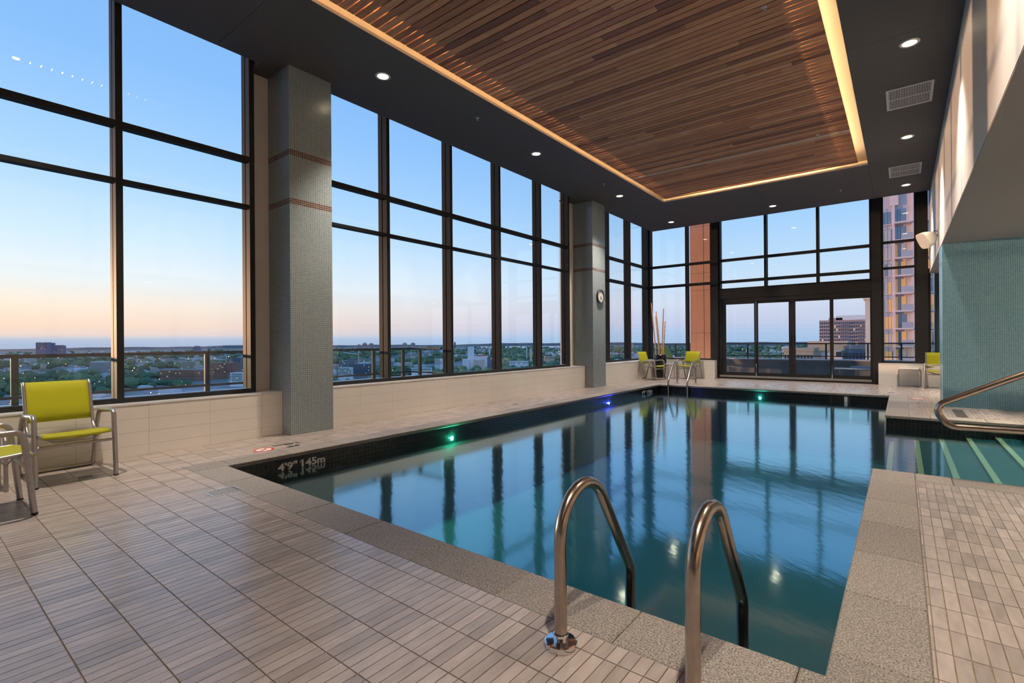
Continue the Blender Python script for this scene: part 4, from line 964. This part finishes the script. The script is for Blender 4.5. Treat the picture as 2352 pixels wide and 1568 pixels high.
for k in range(4):
    m = MB()
    for q in range(4):
        v, f = ico(0.16, 2); c = Vector((random.uniform(-.45,.45), random.uniform(-.45,.45), random.uniform(0.75,1.25))); sc = random.uniform(0.5, 0.75)
        m.add([(p.x*sc+c.x, p.y*sc+c.y, p.z*sc*0.9+c.z) for p in v], f)
    m.add(*(lambda tb: (tb.v, tb.f))(MB().tube([(0,0,0),(0,0,0.8)], [0.10,0.07], 6)))
    crowns.append(m.mesh('town_tree'))
spots = []
for k in range(7500):
    th = R(random.uniform(-92, 18)); r_ = 620*math.exp(random.random()**0.85*2.25)
    spots.append((th, r_))
occ = set()
def cells(p, r_):
    c = 26.0; n_ = int(math.ceil(r_/c)); i, j = int(p.x//c), int(p.y//c)
    return [(i+a, j+b) for a in range(-n_, n_+1) for b in range(-n_, n_+1)] if r_ > c/2 else [(i, j)]
for (u_, d_) in ((95,2910),(113,2990),(133,2710),(223,1200),(395,970),(420,970),(450,970),(505,1025),(430,1310),(543,1160),(542,830),(796,1040),(828,995),(791,937),(1081,1350),(1070,1310),(1100,1300),(1098,1430),(1125,1340),(1192,1338),(967,937),(1262,1610),(1007,1258),(824,1250),(520,1150),(1210,1900),(1219,1500),(1124,2604),(451,4215),(824,4320),(837,4320),(852,4320),(929,4320),(948,4320),(1044,5210)):
    for c_ in cells(at(u_, 800, d_), 45): occ.add(c_)
def free(p, r_):
    cs = cells(p, r_)
    if any(c in occ for c in cs): return False
    occ.update(cs); return True
def dens(p): return 0.5+0.5*math.sin(p.x*0.0052+1.7)*math.cos(p.y*0.0043-0.6)+0.25*math.sin(p.x*0.013+p.y*0.011)
trees = []; houses = []
for (th, r_) in spots:
    p = polar(th, r_)
    green = dens(p) > (0.46 if th > R(-58) else 0.62)
    p = Vector((p.x//26*26+13+random.uniform(-3, 3), p.y//26*26+13+random.uniform(-3, 3), GZ))
    if not free(p, 5 if green else 20): continue
    (trees if green else houses).append((r_, p))
for th_k in range(6000):
    th = R(random.uniform(-92, 18)); r_ = 640*math.exp(random.random()*1.9); p = polar(th, r_); p = Vector((p.x//26*26+13+random.uniform(-3, 3), p.y//26*26+13+random.uniform(-3, 3), GZ))
    if dens(p) > 0.42 and free(p, 5): trees.append((r_, p))
trees.sort(key=lambda t: t[0]); houses.sort(key=lambda t: t[0])
for (r_, p) in trees[:160]:
    o = link('town_tree', random.choice(crowns), 'tree_near', None, p, (0, 0, random.uniform(0, 6)))
    s = random.uniform(5.5, 8.8); o.scale = (s, s, s*random.uniform(0.8, 1.15)); tag(o, 'round-crowned leafy tree in the town below the windows', 'tree', 'leafy trees of the town')
fm = MB()
for (r_, p) in trees[160:]:
    v, f = ico(0.2, 1); s = random.uniform(5, 9.5)*(1+r_/6000)
    fm.add([(q.x*s*1.15+p.x, q.y*s*1.15+p.y, q.z*s*0.85+p.z+s*0.6) for q in v], f)
tag(fm.obj('town_woods', 'tree_far'), 'dense dark tree belts spread over the distant town', 'trees', kind='stuff')
hm = []
for k in range(3):
    m = MB().box(-0.5, 0.5, -0.5, 0.5, 0, 1.0)
    if k: m.add([(-0.5,-0.5,1),(0.5,-0.5,1),(0.5,0.5,1),(-0.5,0.5,1),(-0.5,0,1.3),(0.5,0,1.3)], [(0,1,5,4),(2,3,4,5),(0,4,3),(1,2,5)])
    else: m.box(-0.2, 0.15, -0.2, 0.2, 1.0, 1.2)
    hm.append(m.mesh('town_house'))
for (r_, p) in houses[:140]:
    o = link('town_house', random.choice(hm), 'house_near', None, p, (0, 0, random.choice((0.3, 0.3+math.pi/2))+random.uniform(-.06,.06)))
    o.scale = (random.uniform(12, 38), random.uniform(10, 18), random.uniform(6, 11)); tag(o, 'low town building among the trees below the windows', 'building', 'low buildings of the town')
fm = MB()
for (r_, p) in houses[140:]:
    w, d_, h = random.uniform(10, 42), random.uniform(9, 20), random.uniform(5, 12)*(1+r_/9000)
    a = random.choice((0.3, 0.3+math.pi/2)); ax = Vector((math.cos(a), math.sin(a), 0)); ay = Vector((-math.sin(a), math.cos(a), 0))
    fm.obox(p+Vector((0, 0, h/2)), ax, ay, Vector((0,0,1)), w/2, d_/2, h/2)
tag(fm.obj('town_blocks', 'house_far'), 'countless small roofs and sheds of the distant town', 'buildings', kind='stuff')
emat('street_glow', (1.0, 0.62, 0.30), 3.0)
fm = MB()
for k in range(170):
    th = R(random.uniform(-88, -62)) if k < 120 else R(random.uniform(-62, 8)); r_ = 700*math.exp(random.random()*1.7); p = polar(th, r_); s = 0.0009*r_*random.uniform(0.4, 1.0)
    v, f = ico(0.0, 1); fm.add([(q*s+p+Vector((0,0,11))) for q in v], f)
tag(fm.obj('street_lights', 'street_glow'), 'scattered warm street lights across the dusk town', 'street lights', kind='stuff')

# ---- landmark buildings
def bmat(name, col): P(name, col, 0.85, noise=0.06, nscale=0.5, spec=0.2)
for nm, c in dict(mauve=(0.257, 0.203, 0.270), brick=(0.405, 0.189, 0.149), beige=(0.621, 0.540, 0.472), silo=(0.756, 0.783, 0.820), slate=(0.176, 0.216, 0.297), greyb=(0.324, 0.351, 0.405), taupe=(0.486, 0.338, 0.338), tan=(0.702, 0.486, 0.365), peach=(0.820, 0.648, 0.486), pale=(0.820, 0.820, 0.820), redw=(0.608, 0.149, 0.095)).items(): bmat(nm, c)
P('far_window', (0.045, 0.05, 0.07), 0.2, noise=0.2, nscale=0.3)
P('lit_window', (0.5, 0.35, 0.2), 0.5, noise=0.1, emit=(1.0, 0.6, 0.28), estr=0.5)
def hit_y(u, v, y):
    r = at(u, v, 1.0)-CAM; return CAM+r*(y/r.y)
def building(name, label, u0, u1, vt, d, mat, rows=0, cols=0, depth=None, zbase=GZ, roof=None, fh=0.55, parts=(), square=False):
    L = at(u0, vt, d); Rr = at(u1, vt, d)
    if square: Rr = hit_y(u1, vt, L.y)
    top = L.z; w = (Rr-L); w.z = 0; W = w.length; ex = w.normalized(); ey = Vector((-ex.y, ex.x, 0))
    if ey.dot(FW) < 0: ey = -ey
    D = depth or W*0.5; base = Vector(((L.x+Rr.x)/2, (L.y+Rr.y)/2, zbase)); Hh = top-zbase
    t = thing(name, label, 'building', base); Z = Vector((0, 0, 1))
    MB().obox(ey*(D/2)+Z*(Hh/2), ex, ey, Z, W/2, D/2, Hh/2).obj('wall', mat, t)
    MB().obox(ey*(D/2)+Z*(Hh+0.4), ex, ey, Z, W/2+0.2, D/2+0.2, 0.4).obj('parapet', mat, t)
    if rows:
        m = MB(); rh = min(Hh, rows*3.2)/rows; m2 = MB()
        for i in range(rows):
            for j in range(cols):
                c = ex*(-W/2+(j+0.5)*W/cols)-ey*0.05+Z*(Hh-(i+0.6)*rh)
                (m2 if random.random() < 0.06 else m).obox(c, ex, ey, Z, W/cols*0.28, 0.1, rh*fh/2)
        for j in range(max(1, int(cols*D/W))):
            for i in range(rows):
                nn = max(1, int(cols*D/W)); c = -ex*(W/2+0.05)+ey*((j+0.5)*D/nn)+Z*(Hh-(i+0.6)*rh); m.obox(c, ey, ex, Z, D/nn*0.28, 0.1, rh*fh/2)
        o = m.obj('windows', 'far_window', t); o['kind'] = 'stuff'
        if m2.v: o = m2.obj('lit_windows', 'lit_window', t); o['kind'] = 'stuff'
    for (pn, a0_, a1_, b0, b1, h0, h1, pm) in parts:      # fractions of width and depth, heights over the roof
        MB().obox(ex*((a0_+a1_-1)*W/2)+ey*((b0+b1)*D/2)+Z*(Hh+(h0+h1)/2), ex, ey, Z, (a1_-a0_)*W/2, (b1-b0)*D/2, (h1-h0)/2).obj(pn, pm, t)
    return t
building('high_rise', 'widest of the three dark towers on the left horizon', 82, 107, 786.5, 2900, 'mauve', 12, 9); building('high_rise', 'bluish slab behind the widest dark tower at the left', 107.5, 121, 787.5, 2980, 'slate', 12, 5)
building('high_rise', 'separate rounded dark tower right of the pair at the left', 123, 143, 794, 2700, 'mauve', 10, 6, parts=[('roof_step', 0.15, 0.85, 0.1, 0.9, 0, 4, 'mauve')])
building('grain_silo', 'grey silo block with rooftop sheds at the left behind the chair', 205, 242, 833, 1180, 'greyb', 0, 0, parts=[('roof_shed', 0.05, 0.35, 0.1, 0.8, 0, 3, 'silo'), ('roof_shed', 0.45, 0.6, 0.1, 0.8, 0, 4, 'silo'), ('roof_shed', 0.7, 0.95, 0.1, 0.8, 0, 3, 'silo')])
building('mill_building', 'long low brick mill with grey roof left of the near pillar', 367, 474, 851, 960, 'brick', 4, 22, depth=22, parts=[('roof_slab', 0.0, 1.0, 0.0, 1.0, 0.4, 2.0, 'greyb')])
building('mill_building', 'taller brick mill beside the long low one', 477, 534, 834, 1010, 'brick', 7, 11, depth=30); building('apartment_block', 'beige slab block above the long brick mill', 412, 449, 830, 1300, 'beige', 6, 10, depth=18)
building('office_block', 'dark glass block at the right end of the near left window', 535, 552, 822, 1150, 'slate', 10, 5, depth=20); building('office_block', 'pale low office block under the brick mills', 528, 556, 857, 820, 'pale', 4, 8, depth=20)
building('high_rise', 'lone domed block on the horizon in the near left window', 443, 458, 797.5, 4200, 'slate', 6, 5, parts=[('roof_step', 0.2, 0.8, 0.1, 0.9, 0, 12, 'slate')])
for (u, vt, lb) in ((819.5, 792.5, 'lowest of three horizon towers next to the near pillar'), (832.5, 788.8, 'middle of three horizon towers next to the near pillar'), (847.5, 789.5, 'rightmost of three horizon towers next to the near pillar'), (924.6, 788.6, 'left tower of the horizon pair over the railing corner'), (943.6, 788.4, 'right tower of the horizon pair over the railing corner')):
    building('high_rise', lb, u, u+9.2, vt, 4300, 'taupe', 9, 4, parts=[('roof_step', 0.25, 0.75, 0.1, 0.9, 0, 7, 'taupe')])
building('high_rise', 'slim blue tower on the horizon beside the second mullion', 1042.5, 1046.5, 785.6, 5200, 'slate', 14, 2)
building('apartment_block', 'grey terraced flats seen beside the near pillar', 778, 815, 828.5, 1030, 'greyb', 6, 10, depth=20, parts=[('roof_step', 0.5, 1.0, 0.1, 0.9, 0, 4, 'slate')]); building('apartment_block', 'long grey flats right of the terraced flats', 804, 852, 837, 985, 'slate', 6, 14, depth=18); building('apartment_block', 'pale low flats in front of the grey flats', 777, 806, 845, 930, 'silo', 4, 8, depth=14)
si = building('grain_elevator', 'tall pale concrete silo tower beside low blocks', 1074, 1088, 796.5, 1340, 'silo', 0, 0, depth=16, parts=[('roof_hatch', 0.6, 0.8, 0.2, 0.6, -5, -2, 'far_window')])
building('grain_elevator', 'low blank concrete block left of the silo tower', 1062, 1079, 825.5, 1300, 'silo', depth=20); building('grain_elevator', 'wide beige concrete block right of the silo tower', 1087.5, 1112, 827, 1290, 'beige', depth=24, parts=[('roof_shed', 0.3, 0.6, 0.2, 0.8, 0, 5, 'silo')]); building('grain_elevator', 'mid-height concrete store behind the silo tower', 1080, 1120, 818.5, 1420, 'silo', depth=20, parts=[('roof_shed', 0.4, 0.9, 0.2, 0.8, 0, 4, 'redw')])
building('office_block', 'dark blue ribbed block right of the silos', 1119, 1131, 821.5, 1330, 'slate', 1, 6, depth=16, fh=0.9)
building('chimney', 'thin pale chimney on the plain past the silos', 1208.9, 1210.6, 793.5, 1900, 'pale', depth=3); building('chimney', 'stout pink chimney by the fourth mullion', 1217.5, 1221.5, 800, 1500, 'peach', depth=5)
building('church', 'small pale church tower near the lake strip', 1123, 1126, 796.5, 2600, 'pale', depth=8, parts=[('dome', 0.1, 0.9, 0.1, 0.9, 0, 4, 'slate')])
building('low_mall', 'white low sheds below the fourth window bay', 1170, 1214, 830, 1330, 'pale', 2, 12, depth=16); building('low_mall', 'white sheds under the glass railing corner', 945, 990, 846, 930, 'pale', 1, 14, depth=14); building('low_mall', 'pale low sheds under the fifth window bay', 1250, 1274, 819, 1600, 'tan', 2, 8, depth=18)
building('apartment_block', 'white flats on the hillside right of the railing corner', 998, 1016, 825, 1250, 'pale', 4, 8, depth=16)
# building cranes
def crane(label, u, vt, d, jib, s):
    b0 = at(u, vt, d); h = b0.z-GZ; t = thing('tower_crane', label, 'crane', (b0.x, b0.y, GZ)); ex = Vector((RI.x, RI.y, 0)).normalized()
    for k in range(14): a = h*(0.35+0.65*k/14); MB().bar((0,0,a), (0,0,h*(0.35+0.65*(k+0.8)/14)), 2.6).obj('mast_section', 'redw' if k % 2 else 'pale', t)
    MB().bar((0,0,0), (0,0,h*0.35), 2.2).obj('mast_base', 'redw', t)
    MB().bar(Vector((0,0,h-2)), ex*jib*s+Vector((0,0,h+2)), 1.8, 2.0).obj('jib', 'pale', t); MB().bar(Vector((0,0,h-2)), -ex*jib*0.35*s+Vector((0,0,h-2)), 2.2, 2.4).obj('counter_jib', 'redw', t); MB().bar((0,0,h-2), (0,0,h+9), 1.5).obj('cab_tower', 'pale', t)
crane('red and white tower crane left of the first mullion past the near pillar', 824, 811, 1250, 38, -1); crane('pale tower crane over the brick mills in the near left window', 520, 825, 1400, 45, -1)

# ---- the far right: flats, tan roofs and the pink glass tower
ap = building('apartment_block', 'tall brown brick flats with balconies seen through the doors', 1882, 1990, 738, 470, 'taupe', 9, 22, depth=20, square=True, parts=[('penthouse', 0.36, 1.0, 0.1, 0.9, 0, 5.0, 'pale'), ('penthouse', 0.2, 0.5, 0.1, 0.9, 0, 3.0, 'taupe')])
def balconies():
    L = at(1882, 738, 470); Rr = hit_y(1990, 738, L.y); w = Rr-L; w.z = 0; W = w.length; ex = w.normalized(); ey = Vector((-ex.y, ex.x, 0))
    if ey.dot(FW) < 0: ey = -ey
    base = Vector(((L.x+Rr.x)/2, (L.y+Rr.y)/2, GZ)); m = MB(); Hh = L.z-GZ
    for i in range(9):
        for (a, b) in ((0.46, 0.66), (0.82, 0.97)):
            c = ex*((a+b-1)*W/2)-ey*0.8+Vector((0, 0, Hh-(i+1)*3.2+0.6)); o = MB().obox(c, ex, ey, Vector((0,0,1)), (b-a)*W/2, 0.8, 0.55).obj('balcony', 'slate', ap)
balconies()
tn = building('town_house_row', 'tan stone house with white bay windows past the parapet', 1856, 1946, 789.5, 150, 'tan', 0, 0, depth=12, zbase=-40, square=True, parts=[('bay_window', 0.01, 0.19, -0.10, 0.0, -8, -1.9, 'pale'), ('bay_glass', 0.03, 0.17, -0.11, -0.10, -3.6, -2.3, 'far_window'), ('bay_window', 0.71, 0.89, -0.10, 0.0, -8, -1.9, 'pale'), ('bay_glass', 0.73, 0.87, -0.11, -0.10, -3.6, -2.3, 'far_window'), ('dormer', 0.35, 0.45, -0.01, 0.0, -4.2, -2.6, 'pale'), ('dormer', 0.5, 0.6, -0.01, 0.0, -4.2, -2.6, 'pale')])
building('town_house_row', 'lower tan roofs with dormers left of the stone house', 1800, 1868, 805.5, 140, 'tan', 1, 9, depth=10, zbase=-40, fh=0.5, square=True); building('town_house_row', 'white gabled house end behind the left door panel', 1797, 1813, 801.5, 165, 'pale', 1, 3, depth=8, zbase=-40, square=True); building('town_house_row', 'dark slate mansard roofs right of the stone house', 1940, 1990, 801, 135, 'slate', 1, 6, depth=12, zbase=-40, square=True)
building('party_wall', 'tall plain peach wall at the right edge of the doors', 1987, 2001, 688, 62, 'peach', depth=8, zbase=-60, square=True)
P('tower_pink', (0.88, 0.66, 0.62), 0.6, noise=0.04, nscale=0.6); P('spandrel', (0.58, 0.50, 0.52), 0.35, noise=0.06, nscale=0.4); P('tower_glass', (0.20, 0.26, 0.35), 0.08, metal=0.3, noise=0.2, nscale=0.3)
P('curtain_gold_lit', (0.72, 0.42, 0.17), 0.7, noise=0.1, nscale=0.6, emit=(1.0, 0.55, 0.2), estr=0.18); P('curtain_pale', (0.58, 0.54, 0.55), 0.7, noise=0.06, nscale=0.5); P('balcony_glass', (0.50, 0.46, 0.52), 0.12, noise=0.05, nscale=0.4)  # gold curtain emission stands in for lit rooms behind the panes
def pink_tower():
    d = 87.0; L = at(1997, 700, d); ex = Vector((1, 0, 0)); ey = Vector((0, 1, 0))
    base = Vector((L.x, L.y, -60)); t = thing('glass_tower', 'pink-lit glass apartment tower with stacked balconies', 'building', base); Z = Vector((0,0,1))
    uu = lambda u: hit_y(u, 700, L.y).x-L.x
    W = uu(2190); zt = hit_y(2060, 474, L.y).z+60
    MB().obox(ex*(W/2)+ey*6.2+Z*((zt+9)/2), ex, ey, Z, W/2, 6.0, (zt+9)/2).obj('core', 'spandrel', t)
    MB().obox(ex*uu(2054)+ey*0.15+Z*((zt+9)/2), ex, ey, Z, 0.18, 0.35, (zt+9)/2).obj('fin', 'tower_pink', t)
    MB().obox(ex*uu(2099)+ey*0.0+Z*((zt+9)/2), ex, ey, Z, 0.22, 0.5, (zt+9)/2).obj('fin', 'tower_pink', t)
    MB().obox(ex*((uu(2047)+uu(2063))/2)-ey*0.06+Z*(zt+4.2), ex, ey, Z, 0.62, 0.15, 4.0).obj('white_panel', 'tower_pink', t)
    def pane(nm, u0, u1, z0, z1, mat, out): MB().obox(ex*((uu(u0)+uu(u1))/2)+ey*out+Z*((z0+z1)/2), ex, ey, Z, (uu(u1)-uu(u0))/2-0.03, 0.04, (z1-z0)/2).obj(nm, mat, t)
    for k in range(0, 17):
        z = zt-0.1-3.0*k
        MB().obox(ex*((uu(2055)+uu(2098))/2)-ey*0.55+Z*(z-2.99+0.12), ex, ey, Z, (uu(2098)-uu(2055))/2, 0.75, 0.13).obj('balcony_slab', 'tower_pink', t)
        MB().obox(ex*(uu(2055)/2)-ey*0.02+Z*(z-2.99+0.12), ex, ey, Z, uu(2055)/2, 0.10, 0.07).obj('floor_band', 'tower_pink', t); MB().obox(ex*((uu(2100)+uu(2190))/2)-ey*0.02+Z*(z-2.99+0.12), ex, ey, Z, (uu(2190)-uu(2100))/2, 0.25, 0.12).obj('floor_band', 'tower_pink', t)
        pick = lambda: random.choice(('curtain_gold_lit', 'curtain_gold_lit', 'curtain_pale', 'tower_glass') if k > 1 else ('tower_glass', 'tower_glass', 'curtain_pale'))
        cols = [(1998, 2010), (2010, 2023), (2023, 2032), (2032, 2040), (2040, 2048), (2048, 2054)]
        for (a, b) in cols: pane('window_pane', a, b, z-2.75, z-0.72, pick(), 0.12); 
        for (a, b) in ((1998, 2040), (2040, 2054)): pane('spandrel_panel', a, b, z-0.68, z-0.05, 'balcony_glass', 0.14)
        for (a, b, mt) in ((2056, 2063, 'curtain_gold_lit' if k > 1 else 'tower_glass'), (2063, 2069, 'tower_glass'), (2070, 2082, pick()), (2082, 2097, 'curtain_pale')): pane('window_pane', a, b, z-2.75, z-0.35, mt, 0.12)
        for (a, b) in ((2101, 2120), (2120, 2140), (2140, 2160), (2160, 2188)): pane('window_pane', a, b, z-2.75, z-0.4, pick(), 0.12)
        if k: pane('balcony_rail', 2071, 2098, z-2.78, z-1.75, 'balcony_glass', -1.2)
pink_tower()
